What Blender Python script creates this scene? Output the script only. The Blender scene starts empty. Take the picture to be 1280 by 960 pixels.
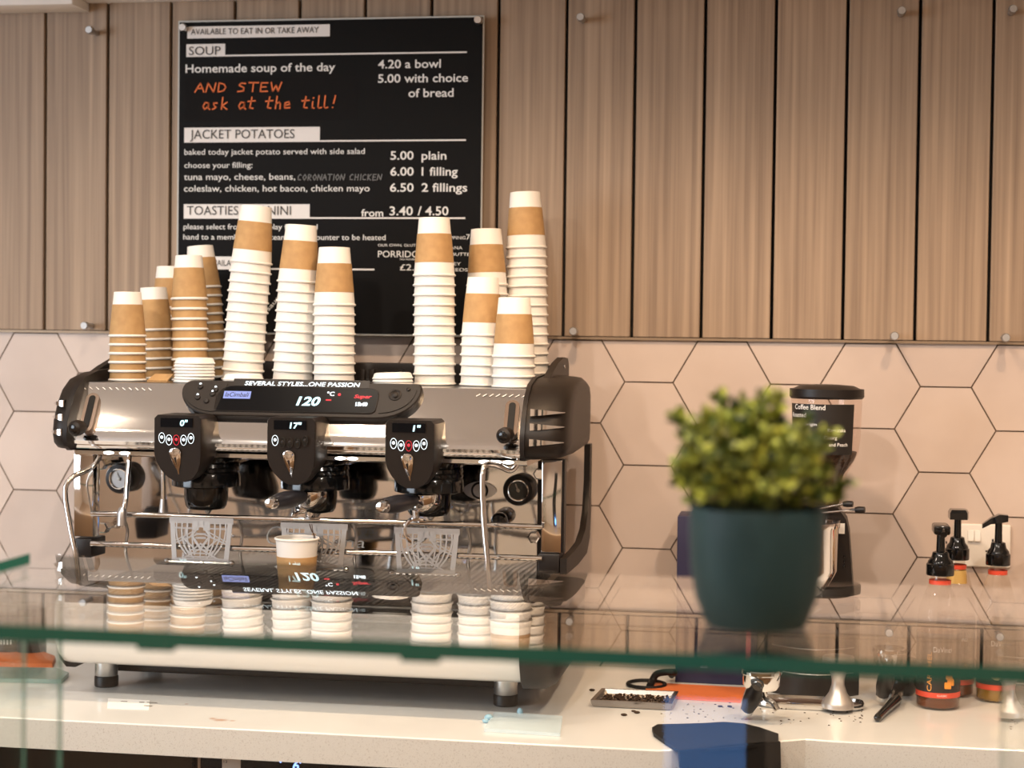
import bpy, bmesh, math, random
from mathutils import Vector, Matrix, Euler
S = bpy.context.scene
COL = S.collection
R = random.Random(7)
V = Vector

# ------------------------------------------------------------------ camera
FPX = 2150.0
TH = math.atan(FPX / 13300); PH = math.atan(60 / FPX); RO = math.radians(.70)
CAM = V((0, -3.475, 1.57))
cf = V((-math.sin(TH) * math.cos(PH), math.cos(TH) * math.cos(PH), -math.sin(PH)))
r0 = V((math.cos(TH), math.sin(TH), 0)); u0 = r0.cross(cf)
cr = r0 * math.cos(RO) + u0 * math.sin(RO); cu = cr.cross(cf)
cd = bpy.data.cameras.new('camera'); cam = bpy.data.objects.new('camera', cd); COL.objects.link(cam)
cam.matrix_world = Matrix(((cr.x, cu.x, -cf.x, CAM.x), (cr.y, cu.y, -cf.y, CAM.y), (cr.z, cu.z, -cf.z, CAM.z), (0, 0, 0, 1)))
cd.sensor_width = 36; cd.lens = FPX * 36 / 1280; cd.clip_start = .02
cd.dof.use_dof = True; cd.dof.focus_distance = 3.08; cd.dof.aperture_fstop = 2.9
S.camera = cam
S.view_settings.view_transform = 'Standard'; S.view_settings.look = 'None'
S.view_settings.gamma = 1; S.view_settings.use_curve_mapping = False
S.view_settings.exposure = 0.0
S.cycles.max_bounces = 12; S.cycles.transparent_max_bounces = 24; S.cycles.transmission_bounces = 8
S.cycles.caustics_reflective = False; S.cycles.caustics_refractive = False


def ray(x, y): return cf + cr * ((x - 640) / FPX) - cu * ((y - 480) / FPX)
def onY(x, y, Y): d = ray(x, y); return CAM + d * ((Y - CAM.y) / d.y)      # the point at real depth Y seen there
def onZ(x, y, Z): d = ray(x, y); return CAM + d * ((Z - CAM.z) / d.z)      # the point at real height Z seen there


# ------------------------------------------------------------------ world and lights
W = bpy.data.worlds.new('world'); S.world = W; W.use_nodes = True
W.node_tree.nodes['Background'].inputs[0].default_value = (.62, .72, .9, 1)
W.node_tree.nodes['Background'].inputs[1].default_value = 1.0


def light(kind, loc, target, energy, color, **kw):
    ld = bpy.data.lights.new(kind.lower() + '_light', kind); ld.energy = energy; ld.color = color
    for k, v in kw.items(): setattr(ld, k, v)
    o = bpy.data.objects.new(kind.lower() + '_light', ld); COL.objects.link(o)
    o.location = loc; o.rotation_euler = (V(target) - V(loc)).to_track_quat('-Z', 'Y').to_euler()
    return o


WARM = (1, .67, .40)
DL = [(-1.75, -.95), (-1.05, -.95), (-.3, -.95), (.45, -.95), (1.2, -.95)]            # recessed downlights over the counter
DE = [8, 20, 43, 36, 24]
for (lx, ly), e in zip(DL, DE):
    light('SPOT', (lx, ly, 2.57), (lx, ly + .10, 0), e, (1, .82, .64) if lx < -.6 else WARM, spot_size=math.radians(125), spot_blend=.75, shadow_soft_size=.035)
for lx in (-1.4, -.5, .5):                                                            # downlights on the customers' side
    light('SPOT', (lx, -2.1, 2.57), (lx, -1.3, 1.1), 50, (1, .89, .77), spot_size=math.radians(110), spot_blend=.6, shadow_soft_size=.04)
# daylight through the left window
light('AREA', (-3.93, -3.1, 1.75), (-1, -1.5, 1.3), 80, (.80, .90, 1), shape='RECTANGLE', size=2.2, size_y=1.5)
# unseen ceiling lights added behind the camera to brighten the customers' area in reflections
for lx in (-2.2, -.4, 1.4):
    for ly in (-3.3, -5.1): light('SPOT', (lx, ly, 2.57), (lx, ly, 0), 75, (1, .88, .74), spot_size=math.radians(150), spot_blend=.8, shadow_soft_size=.06)


# ------------------------------------------------------------------ materials
MATS = {}
def mat(name, color=(.5, .5, .5), rough=.5, metal=0, spec=.5, coat=0, emit=None, es=0, trans=0, alpha=1):
    m = bpy.data.materials.new(name); m.use_nodes = True; MATS[name] = m
    b = m.node_tree.nodes['Principled BSDF']; i = b.inputs
    i['Base Color'].default_value = (*color, 1); i['Roughness'].default_value = rough; i['Metallic'].default_value = metal
    i['Specular IOR Level'].default_value = spec; i['Coat Weight'].default_value = coat
    i['Transmission Weight'].default_value = trans; i['Alpha'].default_value = alpha
    if emit: i['Emission Color'].default_value = (*emit, 1); i['Emission Strength'].default_value = es
    return m


def nd(m, t, **kw):
    n = m.node_tree.nodes.new(t)
    for k, v in kw.items(): setattr(n, k, v)
    return n
def lk(m, a, b): m.node_tree.links.new(a, b)
def bsdf(m): return m.node_tree.nodes['Principled BSDF']


def noise_color(m, c1, c2, scale=(1, 1, 1), nscale=5, detail=4, lo=.35, hi=.65, island=0, bump=0):
    tc = nd(m, 'ShaderNodeTexCoord'); mp = nd(m, 'ShaderNodeMapping'); mp.inputs['Scale'].default_value = scale
    lk(m, tc.outputs['Object'], mp.inputs['Vector'])
    vec = mp.outputs['Vector']
    geo = nd(m, 'ShaderNodeNewGeometry')
    if island:
        ad = nd(m, 'ShaderNodeVectorMath', operation='MULTIPLY_ADD'); ad.inputs[1].default_value = (37, 11, 53)
        cb = nd(m, 'ShaderNodeCombineXYZ')
        for q in range(3): lk(m, geo.outputs['Random Per Island'], cb.inputs[q])
        lk(m, cb.outputs[0], ad.inputs[0]); lk(m, vec, ad.inputs[2]); vec = ad.outputs[0]
    no = nd(m, 'ShaderNodeTexNoise'); no.inputs['Scale'].default_value = nscale; no.inputs['Detail'].default_value = detail
    lk(m, vec, no.inputs['Vector'])
    rp = nd(m, 'ShaderNodeValToRGB'); e = rp.color_ramp.elements
    e[0].position = lo; e[0].color = (*c1, 1); e[1].position = hi; e[1].color = (*c2, 1)
    lk(m, no.outputs['Fac'], rp.inputs[0])
    out = rp.outputs[0]
    if island:
        hs = nd(m, 'ShaderNodeHueSaturation'); mr = nd(m, 'ShaderNodeMapRange')
        mr.inputs[3].default_value = 1 - island; mr.inputs[4].default_value = 1 + island
        lk(m, geo.outputs['Random Per Island'], mr.inputs[0]); lk(m, mr.outputs[0], hs.inputs['Value']); lk(m, out, hs.inputs['Color']); out = hs.outputs[0]
    lk(m, out, bsdf(m).inputs['Base Color'])
    if bump:
        bp = nd(m, 'ShaderNodeBump'); bp.inputs['Strength'].default_value = bump; bp.inputs['Distance'].default_value = .002
        lk(m, no.outputs['Fac'], bp.inputs['Height']); lk(m, bp.outputs[0], bsdf(m).inputs['Normal'])
    return out
    return out


tile = mat('tile', rough=.38); noise_color(tile, (.56, .45, .385), (.64, .525, .455), nscale=4, island=.035)
grout = mat('grout', (.15, .105, .075), .9)
wood = mat('wood', rough=.55); noise_color(wood, (.235, .160, .107), (.45, .325, .222), scale=(30, 30, .45), nscale=3.2, detail=6, lo=.28, hi=.74, island=.05, bump=.04)
gap = mat('gap_black', (.006, .005, .004), .8)
plaster = mat('plaster', (.86, .83, .79), .8)
tan = mat('tan_laminate', (.62, .42, .26), .5)
cream = mat('cream_wall', (.72, .61, .51), .8)
floorm = mat('floor_boards', (.40, .28, .19), .5)
quartz = mat('quartz', rough=.22, coat=.2)
noise_color(quartz, (.58, .53, .49), (.74, .70, .66), nscale=420, detail=2, lo=.30, hi=.42)
quartzt = mat('quartz_top', rough=.25, coat=.2)
co = noise_color(quartzt, (.79, .775, .76), (.85, .84, .825), nscale=6, detail=5, lo=.3, hi=.6)
blackp = mat('black_plastic', (.012, .009, .008), .42, spec=.35)
brownp = mat('dark_brown_plastic', (.015, .0105, .008), .45, spec=.3)
blackg = mat('black_gloss', (.006, .006, .006), .12)
screen = mat('screen_black', (.003, .003, .004), .3, spec=.08)
chrome = mat('chrome', (.78, .76, .74), .09, 1)
brushed = mat('brushed_steel', (.60, .58, .56), .30, 1)
satin = mat('satin_steel', (.46, .45, .44), .5, 1)
mirror = mat('mirror_steel', (.72, .70, .68), .07, 1)
tcb = nd(mirror, 'ShaderNodeTexCoord'); nb = nd(mirror, 'ShaderNodeTexNoise'); nb.inputs['Scale'].default_value = 7; nb.inputs['Detail'].default_value = 1
bpn = nd(mirror, 'ShaderNodeBump'); bpn.inputs['Strength'].default_value = .35; bpn.inputs['Distance'].default_value = .02
lk(mirror, tcb.outputs['Object'], nb.inputs['Vector']); lk(mirror, nb.outputs['Fac'], bpn.inputs['Height']); lk(mirror, bpn.outputs[0], bsdf(mirror).inputs['Normal'])
paper = mat('cup_paper', (.84, .80, .74), .55)
kraft = mat('kraft_card', rough=.75); noise_color(kraft, (.44, .255, .105), (.50, .30, .125), nscale=60, detail=2)
lidw = mat('lid_white', (.86, .83, .78), .35)
creamp = mat('cream_panel', (.89, .85, .80), .25, coat=.3)
whitep = mat('white_plastic', (.80, .76, .70), .4)
inkw = mat('ink_white', (.80, .79, .77), .6)
inkd = mat('ink_dark', (.03, .03, .03), .6)
stripw = mat('strip_white', (.80, .77, .75), .5)
board = mat('board_black', (.005, .0045, .0045), .5, spec=.10)
patch = mat('board_patch', (.009, .008, .008), .7, spec=.1)
acry = mat('acrylic_edge', (.55, .55, .52), .25)
chalko = mat('chalk_orange', (.85, .20, .06), .8)
chalkg = mat('chalk_grey', (.22, .22, .22), .8)
glowc = mat('glow_cyan', (.1, .1, .1), .5, emit=(.60, .95, 1), es=1.8)
gloww = mat('glow_white', (.1, .1, .1), .5, emit=(.85, .95, 1), es=2.2)
glowr = mat('glow_red', (.1, 0, 0), .5, emit=(1, .03, .06), es=1.0)
glowb = mat('glow_blue', (.0, 0, .1), .5, emit=(.25, .40, 1), es=2.5)
potm = mat('pot_teal', (.018, .040, .042), .5, spec=.2)
leafm = mat('leaf', rough=.5); noise_color(leafm, (.030, .060, .006), (.48, .50, .08), nscale=14, detail=2, lo=.40, hi=.62, island=.55)
bsdf(leafm).inputs['Subsurface Weight'].default_value = 0
stemm = mat('stem', (.06, .07, .02), .7)
soil = mat('soil', (.02, .014, .01), .9)
orange = mat('orange_card', (.80, .20, .06), .6)
orange2 = mat('orange_cloth', (.62, .14, .03), .8)
navy = mat('navy_card', (.022, .018, .060), .5)
rubber = mat('rubber_mat', (.009, .008, .008), .6, spec=.3)
coffee = mat('coffee_grounds', rough=.95); noise_color(coffee, (.02, .011, .006), (.075, .038, .017), nscale=300)
espresso = mat('espresso', (.05, .02, .006), .15)
tampm = mat('tamper_aluminium', (.66, .60, .56), .35, .7)
caram = mat('caramel_syrup', (.17, .048, .012), .08, coat=.6, alpha=.85)
amber = mat('amber_syrup', (.40, .23, .03), .08, coat=.6, alpha=.8)
labelb = mat('label_black', (.015, .012, .01), .45)
labelr = mat('label_red', (.70, .075, .035), .45)
labely = mat('label_yellow', (.80, .55, .18), .5)
labelo = mat('label_orange', (.85, .30, .03), .5)
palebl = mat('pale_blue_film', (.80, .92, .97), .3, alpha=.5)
blueblob = mat('pale_blue', (.30, .50, .62), .4)
rosem = mat('pink_strip', (.6, .12, .16), .5)


def glass(name, tint, k=.96, r0=.04, ex=5):
    m = bpy.data.materials.new(name); m.use_nodes = True; nt = m.node_tree; nt.nodes.remove(bsdf(m))
    out = [n for n in nt.nodes if n.type == 'OUTPUT_MATERIAL'][0]
    g = nd(m, 'ShaderNodeNewGeometry'); dp = nd(m, 'ShaderNodeVectorMath', operation='DOT_PRODUCT')
    lk(m, g.outputs['Normal'], dp.inputs[0]); lk(m, g.outputs['Incoming'], dp.inputs[1])
    ab = nd(m, 'ShaderNodeMath', operation='ABSOLUTE'); lk(m, dp.outputs['Value'], ab.inputs[0])
    su = nd(m, 'ShaderNodeMath', operation='SUBTRACT'); su.inputs[0].default_value = 1; lk(m, ab.outputs[0], su.inputs[1])
    pw = nd(m, 'ShaderNodeMath', operation='POWER'); pw.inputs[1].default_value = ex; lk(m, su.outputs[0], pw.inputs[0])
    ma = nd(m, 'ShaderNodeMath', operation='MULTIPLY_ADD'); ma.inputs[1].default_value = k; ma.inputs[2].default_value = r0; lk(m, pw.outputs[0], ma.inputs[0])
    tr = nd(m, 'ShaderNodeBsdfTransparent'); tr.inputs[0].default_value = (*tint, 1)
    gl = nd(m, 'ShaderNodeBsdfAnisotropic'); gl.inputs['Roughness'].default_value = .0
    gl.inputs['Color'].default_value = (1, 1, 1, 1)
    mx = nd(m, 'ShaderNodeMixShader'); lk(m, ma.outputs[0], mx.inputs[0]); lk(m, tr.outputs[0], mx.inputs[1]); lk(m, gl.outputs[0], mx.inputs[2])
    lk(m, mx.outputs[0], out.inputs['Surface']); MATS[name] = m
    return m


glassm = glass('shelf_glass', (.97, .985, .975), ex=4.2)
paneg = glass('pane_glass', (.96, .975, .965), r0=.016)
clear = glass('clear_plastic', (.93, .88, .85), .6)
bottleg = glass('bottle_glass', (.93, .90, .86), .8)
gedge = mat('glass_edge', (.004, .060, .038), .25)
gedge2 = mat('glass_edge_pale', (.10, .22, .17), .2, alpha=.6)


# ------------------------------------------------------------------ mesh building
class MB:
    def __init__(s): s.bm = bmesh.new(); s.mi = 0
    def face(s, vs):
        try: f = s.bm.faces.new(vs)
        except ValueError: return None
        f.material_index = s.mi; f.smooth = True
        return f
    def box(s, lo, hi, bev=0, seg=2):
        x0, y0, z0 = lo; x1, y1, z1 = hi
        v = [s.bm.verts.new(p) for p in ((x0, y0, z0), (x1, y0, z0), (x1, y1, z0), (x0, y1, z0), (x0, y0, z1), (x1, y0, z1), (x1, y1, z1), (x0, y1, z1))]
        fs = [s.face([v[i] for i in q]) for q in ((3, 2, 1, 0), (4, 5, 6, 7), (0, 1, 5, 4), (1, 2, 6, 5), (2, 3, 7, 6), (3, 0, 4, 7))]
        if bev:
            es = {e for f in fs for e in f.edges}
            r = bmesh.ops.bevel(s.bm, geom=list(es), offset=bev, segments=seg, affect='EDGES', profile=.5)
            for f in r['faces']: f.material_index = s.mi; f.smooth = True
        return s
    def loft(s, rings, closed=True, cap0=True, cap1=True):
        vr = [[s.bm.verts.new(p) for p in r] for r in rings]
        n = len(rings[0])
        for a, b in zip(vr, vr[1:]):
            for i in range(n if closed else n - 1):
                j = (i + 1) % n; s.face((a[i], a[j], b[j], b[i]))
        if cap0: s.face(list(reversed(vr[0])))
        if cap1: s.face(vr[-1])
        return s
    def ext(s, poly, d):                   # polygon of 3D points pushed along d
        d = V(d); return s.loft([[V(p) for p in poly], [V(p) + d for p in poly]])
    def tube(s, pts, r, n=10, smooth=6):
        pts = [V(p) for p in pts]
        rr = list(r) if isinstance(r, (list, tuple)) else None
        if smooth and len(pts) > 2:
            q = []; qr = []
            for i in range(len(pts) - 1):
                p0 = pts[max(i - 1, 0)]; p1 = pts[i]; p2 = pts[i + 1]; p3 = pts[min(i + 2, len(pts) - 1)]
                for k in range(smooth):
                    t = k / smooth
                    q.append(.5 * ((2 * p1) + (p2 - p0) * t + (2 * p0 - 5 * p1 + 4 * p2 - p3) * t * t + (3 * p1 - p0 - 3 * p2 + p3) * t ** 3))
                    if rr: qr.append(rr[i] * (1 - t) + rr[i + 1] * t)
            q.append(pts[-1])
            if rr: qr.append(rr[-1]); rr = qr
            pts = q
        t0 = (pts[1] - pts[0]).normalized(); up = V((0, 0, 1)) if abs(t0.z) < .9 else V((1, 0, 0))
        nx = t0.cross(up).normalized(); rings = []
        for i, p in enumerate(pts):
            t = (pts[min(i + 1, len(pts) - 1)] - pts[max(i - 1, 0)]).normalized()
            nx = (nx - t * nx.dot(t)).normalized(); ny = t.cross(nx); ri = rr[i] if rr else r
            rings.append([p + nx * math.cos(2 * math.pi * k / n) * ri + ny * math.sin(2 * math.pi * k / n) * ri for k in range(n)])
        return s.loft(rings)
    def lathe(s, prof, c=(0, 0, 0), axis=(0, 0, 1), n=24, caps=True):   # prof: (radius, height) along axis
        a = V(axis).normalized(); q = a.to_track_quat('Z', 'Y'); c = V(c)
        rings = [[c + q @ V((max(r, 1e-5) * math.cos(2 * math.pi * k / n), max(r, 1e-5) * math.sin(2 * math.pi * k / n), h)) for k in range(n)] for r, h in prof]
        return s.loft(rings, cap0=caps, cap1=caps)
    def torus(s, c, axis, R1, r, n=24, m=8, a0=0, a1=2 * math.pi):
        q = V(axis).normalized().to_track_quat('Z', 'Y'); c = V(c); full = abs(a1 - a0 - 2 * math.pi) < 1e-6
        rings = []
        for i in range(n + 1):
            t = a0 + (a1 - a0) * i / n
            rings.append([c + q @ V(((R1 + r * math.cos(2 * math.pi * k / m)) * math.cos(t), (R1 + r * math.cos(2 * math.pi * k / m)) * math.sin(t), r * math.sin(2 * math.pi * k / m))) for k in range(m)])
        return s.loft(rings, cap0=not full, cap1=not full)
    def ball(s, c, r, n=12):
        c = V(c); r = V(r) if hasattr(r, '__len__') else V((r, r, r))
        return s.loft([[c + V((r.x * math.sin(math.pi * (i + .01) / (n + .02)) * math.cos(2 * math.pi * k / n), r.y * math.sin(math.pi * (i + .01) / (n + .02)) * math.sin(2 * math.pi * k / n), -r.z * math.cos(math.pi * (i + .01) / (n + .02)))) for k in range(n)] for i in range(n + 1)])


def base_of(bm):
    xs = [v.co for v in bm.verts]
    return V(((min(v.x for v in xs) + max(v.x for v in xs)) / 2, (min(v.y for v in xs) + max(v.y for v in xs)) / 2, min(v.z for v in xs)))


def wloc(o):
    p = V((0, 0, 0))
    while o: p += o.location; o = o.parent
    return p


def obj(name, mb, m, parent=None, label=None, cat=None, group=None, kind=None, sharp=35, local=False):
    bm = mb.bm
    bmesh.ops.remove_doubles(bm, verts=bm.verts, dist=1e-6)
    bmesh.ops.recalc_face_normals(bm, faces=bm.faces)
    org = V((0, 0, 0)) if local else (wloc(parent) if parent else base_of(bm))
    if not local: bmesh.ops.translate(bm, verts=bm.verts, vec=-org)
    me = bpy.data.meshes.new(name); bm.to_mesh(me); bm.free()
    for x in (m if isinstance(m, (list, tuple)) else [m]): me.materials.append(x)
    me.set_sharp_from_angle(angle=math.radians(sharp))
    o = bpy.data.objects.new(name, me); COL.objects.link(o)
    if parent: o.parent = parent
    elif not local: o.location = org
    return tag(o, label, cat, group, kind)


def tag(o, label=None, cat=None, group=None, kind=None):
    for k, v in (('label', label), ('category', cat), ('group', group), ('kind', kind)):
        if v: o[k] = v
    return o


def thing(name, loc, label, cat, group=None):
    o = bpy.data.objects.new(name, None); COL.objects.link(o); o.location = loc; o.empty_display_size = .05
    return tag(o, label, cat, group)


def struct(name, mb, m): return obj(name, mb, m, kind='structure')


# lettering: real meshes on a plane O + u*ex + v*ev
def frame(O, ex=(1, 0, 0), ev=(0, 0, 1)): return (V(O), V(ex).normalized(), V(ev).normalized())


def glyphs(mb, s, fr, u0_, v0_, u1_, cap, bold=0, shear=0, rot=0):
    cu_ = bpy.data.curves.new('lettering', 'FONT'); cu_.body = s; cu_.size = 1; cu_.resolution_u = 3; cu_.offset = bold; cu_.shear = shear
    to = bpy.data.objects.new('lettering', cu_); COL.objects.link(to); bpy.context.view_layer.update()
    me = bpy.data.meshes.new_from_object(to.evaluated_get(bpy.context.evaluated_depsgraph_get()))
    bpy.data.objects.remove(to); bpy.data.curves.remove(cu_)
    if not len(me.vertices): return
    xs = [v.co.x for v in me.vertices]; xa = min(xs); w = max(xs) - xa
    sx = (u1_ - u0_) / w; sy = cap / .73
    O, ex, ev = fr; ca, sa = math.cos(rot), math.sin(rot)
    vs = []
    for v in me.vertices:
        a = (v.co.x - xa) * sx; b = v.co.y * sy
        vs.append(mb.bm.verts.new(O + ex * (u0_ + a * ca - b * sa) + ev * (v0_ + a * sa + b * ca)))
    for p in me.polygons: mb.face([vs[i] for i in p.vertices])
    bpy.data.meshes.remove(me)


def rect(mb, fr, u0_, v0_, u1_, v1_, th=.0006):
    O, ex, ev = fr; n = ex.cross(ev)
    mb.ext([O + ex * a + ev * b - n * 0 for a, b in ((u0_, v0_), (u1_, v0_), (u1_, v1_), (u0_, v1_))], n * th)


def stroke(mb, fr, pts, w):              # a pen stroke as a thin raised ribbon
    O, ex, ev = fr; n = ex.cross(ev)
    for a, b in zip(pts, pts[1:]):
        a = V(a); b = V(b); d = (b - a)
        if d.length < 1e-6: continue
        d.normalize(); p = V((-d.y, d.x)) * w / 2; a = a - d * w * .3; b = b + d * w * .3
        mb.ext([O + ex * q.x + ev * q.y for q in (a + p, a - p, b - p, b + p)], n * .0003)


SF = {'A': [[(0, 0), (.35, 1), (.7, 0)], [(.15, .4), (.6, .45)]], 'N': [[(0, 0), (.1, 1), (.6, 0), (.7, 1)]], 'D': [[(.1, 0), (.1, 1), (.5, .85), (.65, .5), (.5, .12), (.1, 0)]],
      'S': [[(.6, .9), (.25, .95), (.1, .72), (.5, .45), (.5, .1), (.05, .02)]], 'T': [[(.35, 0), (.35, 1)], [(0, 1), (.75, .98)]], 'E': [[(.6, .95), (.1, .95), (.1, 0), (.65, .03)], [(.1, .5), (.5, .5)]],
      'W': [[(0, 1), (.2, 0), (.4, .7), (.6, 0), (.8, 1)]], 'C': [[(.6, .85), (.35, 1), (.08, .6), (.15, .1), (.6, .08)]], 'O': [[(.35, 1), (.05, .5), (.35, 0), (.65, .5), (.35, 1)]],
      'R': [[(.1, 0), (.1, 1), (.55, .85), (.5, .55), (.1, .5), (.6, 0)]], 'I': [[(.2, 0), (.2, 1)]], 'H': [[(.1, 0), (.1, 1)], [(.6, 0), (.6, 1)], [(.1, .5), (.6, .5)]], 'K': [[(.1, 0), (.1, 1)], [(.6, 1), (.1, .5), (.6, 0)]],
      'a': [[(.5, .5), (.2, .55), (.05, .25), (.2, 0), (.45, .2), (.5, .5), (.5, .1), (.65, 0)]], 's': [[(.45, .5), (.15, .5), (.2, .3), (.42, .15), (.1, 0)]], 'k': [[(.1, 0), (.1, .95)], [(.5, .55), (.12, .28), (.55, 0)]],
      't': [[(.3, .95), (.22, .1), (.5, .05)], [(0, .6), (.6, .65)]], 'h': [[(.12, 0), (.15, 1)], [(.12, .35), (.35, .55), (.48, .4), (.5, 0)]], 'e': [[(.08, .28), (.5, .32), (.4, .55), (.1, .45), (.12, .05), (.55, .08)]],
      'i': [[(.15, .55), (.15, .08), (.32, .02)], [(.16, .80), (.18, .86)]], 'l': [[(.1, 1), (.12, .12), (.22, .02), (.42, .08)]], '!': [[(.42, 1), (.34, .38)], [(.30, .10), (.31, .04)]], ' ': []}


def hand(mb, s, fr, u0_, v0_, u1_, cap, w):
    adv = [.45 if c == 'I' else .85 if c.isupper() else .5 if c in 'il!' else .75 if c != ' ' else .7 for c in s]
    k = (u1_ - u0_) / sum(adv); x = u0_
    for c, a in zip(s, adv):
        for st in SF[c]: stroke(mb, fr, [(x + p[0] * k + p[1] * cap * .12, v0_ + p[1] * cap) for p in st], w)
        x += a * k


# ------------------------------------------------------------------ the room
ZP = 1.567                                                   # foot of the timber cladding
m = MB(); m.box((-4.05, .012, 0), (3.05, .12, 2.6)); struct('wall_back', m, gap)
m = MB()                                                     # hexagonal wall tiles on their grout
m.mi = 1; m.box((-4, .0035, .86), (3, .012, ZP)); m.mi = 0
HA = .0974; HH = HA * math.sqrt(3)
def clip_poly(p, z0, z1):
    for s_, zz in ((1, z0), (-1, z1)):
        o = []
        for a, b in zip(p, p[1:] + p[:1]):
            ia = s_ * (a[1] - zz) >= 0; ib = s_ * (b[1] - zz) >= 0
            if ia: o.append(a)
            if ia != ib:
                t = (zz - a[1]) / (b[1] - a[1]); o.append((a[0] + (b[0] - a[0]) * t, zz))
        p = o
        if not p: return p
    return p
for ci in range(-20, 15):
    for cj in range(-5, 4):
        cx = .3027 + ci * 1.5 * HA; cz = 1.3955 + cj * HH + (HH / 2 if ci % 2 else 0)
        p = [(cx + (HA - .0017) * math.cos(k * math.pi / 3), cz + (HA - .0017) * math.sin(k * math.pi / 3)) for k in range(6)]
        p = clip_poly(p, .90, ZP - .001)
        if len(p) > 2: m.ext([V((a, .0, b)) for a, b in p], (0, .006, 0))
struct('wall_back.001', m, [tile, grout])
m = MB()                                                     # timber cladding, one board after the other
for k in range(-18, 22):
    xa = -1.5724 + k * .13945
    m.box((xa + .0032, -.010, ZP + .004), (xa + .13945 - .0032, .010, 2.262), .0012, 1)
struct('wall_back.002', m, wood)
m = MB(); m.box((-4, -.008, ZP - .002), (3, .002, ZP + .003)); struct('trim_1', m, mat('bronze_trim', (.30, .22, .15), .45, .6))
m = MB(); m.box((-4, -.24, 2.262), (3, .012, 2.6)); struct('trim_2', m, plaster)
m = MB(); m.box((-4, -.10, 2.243), (-1.474, -.012, 2.2615), .002); struct('trim_3', m, plaster)
m = MB(); m.box((-4.05, -6.2, 2.6), (3.05, .12, 2.7)); struct('ceiling', m, plaster)
m = MB(); m.box((-4.05, -6.2, -.1), (3.05, .12, 0)); struct('floor', m, floorm)
m = MB(); m.box((3.0, -6.2, 0), (3.1, .12, 2.6)); struct('wall_right', m, cream)
m = MB()                                                     # left wall with its window opening
m.box((-4.1, -6.2, 0), (-4, .12, .95)); m.box((-4.1, -6.2, 2.5), (-4, .12, 2.6)); m.box((-4.1, -6.2, .95), (-4, -4.25, 2.5)); m.box((-4.1, -1.95, .95), (-4, .12, 2.5))
struct('wall_left', m, cream)
m = MB()
for a, b in (((-4.08, -4.25, .95), (-4.02, -4.19, 2.5)), ((-4.08, -2.01, .95), (-4.02, -1.95, 2.5)), ((-4.08, -4.19, .95), (-4.02, -2.01, 1.01)), ((-4.08, -4.19, 2.44), (-4.02, -2.01, 2.5)), ((-4.08, -3.13, 1.01), (-4.02, -3.07, 2.44))): m.box(a, b)
struct('window_1', m, plaster)
m = MB()                                                     # wall behind the camera and its door with an added glowing panel
m.box((-4.05, -6.2, 0), (-.78, -6.1, 2.6)); m.box((-.06, -6.2, 0), (3.05, -6.1, 2.6)); m.box((-.78, -6.2, 2.1), (-.06, -6.1, 2.6)); struct('wall_front', m, cream)
blueglow = mat('added_blue_glow', (.02, .03, .05), .1, emit=(.16, .42, 1.0), es=5.2)  # unseen glow, added and sized only for the blue gleam in the front pane
m = MB()
m.box((-.78, -6.17, 0), (-.73, -6.12, 2.1)); m.box((-.125, -6.17, 0), (-.06, -6.12, 2.1)); m.box((-.73, -6.17, .37), (-.11, -6.12, 2.1)); m.box((-.73, -6.17, 0), (-.11, -6.12, .12)); m.box((-.73, -6.17, .12), (-.40, -6.12, .37))
m.mi = 1; m.box((-.40, -6.15, .12), (-.125, -6.14, .37)); struct('door_1', m, [blackp, blueglow])

# ------------------------------------------------------------------ counter and what is under it
CT = .90
pB = onZ(1022, 926, CT)
xc = onZ(846, 940, CT).x
prof = [(-3.2, -.693), (xc - .03, -.693), (xc, -.680), (pB.x - .02, pB.y + .01), (pB.x + .03, -.568), (2.9, -.568), (2.9, -.001), (-3.2, -.001)]
m = MB(); top = []
m.mi = 0; m.ext([V((a, b, CT - .052)) for a, b in prof], (0, 0, .050))
m.mi = 1; m.loft([[V((a, b, CT - .002)) for a, b in prof], [V((a, b + (.002 if b < -.1 else 0), CT)) for a, b in prof]])
gq = nd(quartzt, 'ShaderNodeNewGeometry'); prevc = co; prevf = None                    # dried coffee stains in the stone, with ragged edges
for px, py, w, h in ((275, 900, .017, .011), (266, 898, .008, .006), (290, 901, .007, .005), (233, 880, .004, .004)):
    q = onZ(px, py, CT)
    ds = nd(quartzt, 'ShaderNodeVectorMath', operation='SUBTRACT'); ds.inputs[1].default_value = q; lk(quartzt, gq.outputs['Position'], ds.inputs[0])
    sc2_ = nd(quartzt, 'ShaderNodeVectorMath', operation='MULTIPLY'); sc2_.inputs[1].default_value = (1 / w, 1 / h, 0); lk(quartzt, ds.outputs[0], sc2_.inputs[0])
    le = nd(quartzt, 'ShaderNodeVectorMath', operation='LENGTH'); lk(quartzt, sc2_.outputs[0], le.inputs[0])
    nn = nd(quartzt, 'ShaderNodeTexNoise'); nn.inputs['Scale'].default_value = 140; lk(quartzt, gq.outputs['Position'], nn.inputs['Vector'])
    su = nd(quartzt, 'ShaderNodeMath', operation='ADD'); lk(quartzt, le.outputs['Value'], su.inputs[0]); lk(quartzt, nn.outputs['Fac'], su.inputs[1])
    mr = nd(quartzt, 'ShaderNodeMapRange'); mr.inputs[1].default_value = .9; mr.inputs[2].default_value = 1.6; mr.inputs[3].default_value = .6; mr.inputs[4].default_value = 0; lk(quartzt, su.outputs[0], mr.inputs[0])
    mx = nd(quartzt, 'ShaderNodeMix', data_type='RGBA'); lk(quartzt, mr.outputs[0], mx.inputs[0]); lk(quartzt, prevc, mx.inputs[6]); mx.inputs[7].default_value = (.55, .22, .07, 1); prevc = mx.outputs[2]
lk(quartzt, prevc, bsdf(quartzt).inputs['Base Color'])
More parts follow.
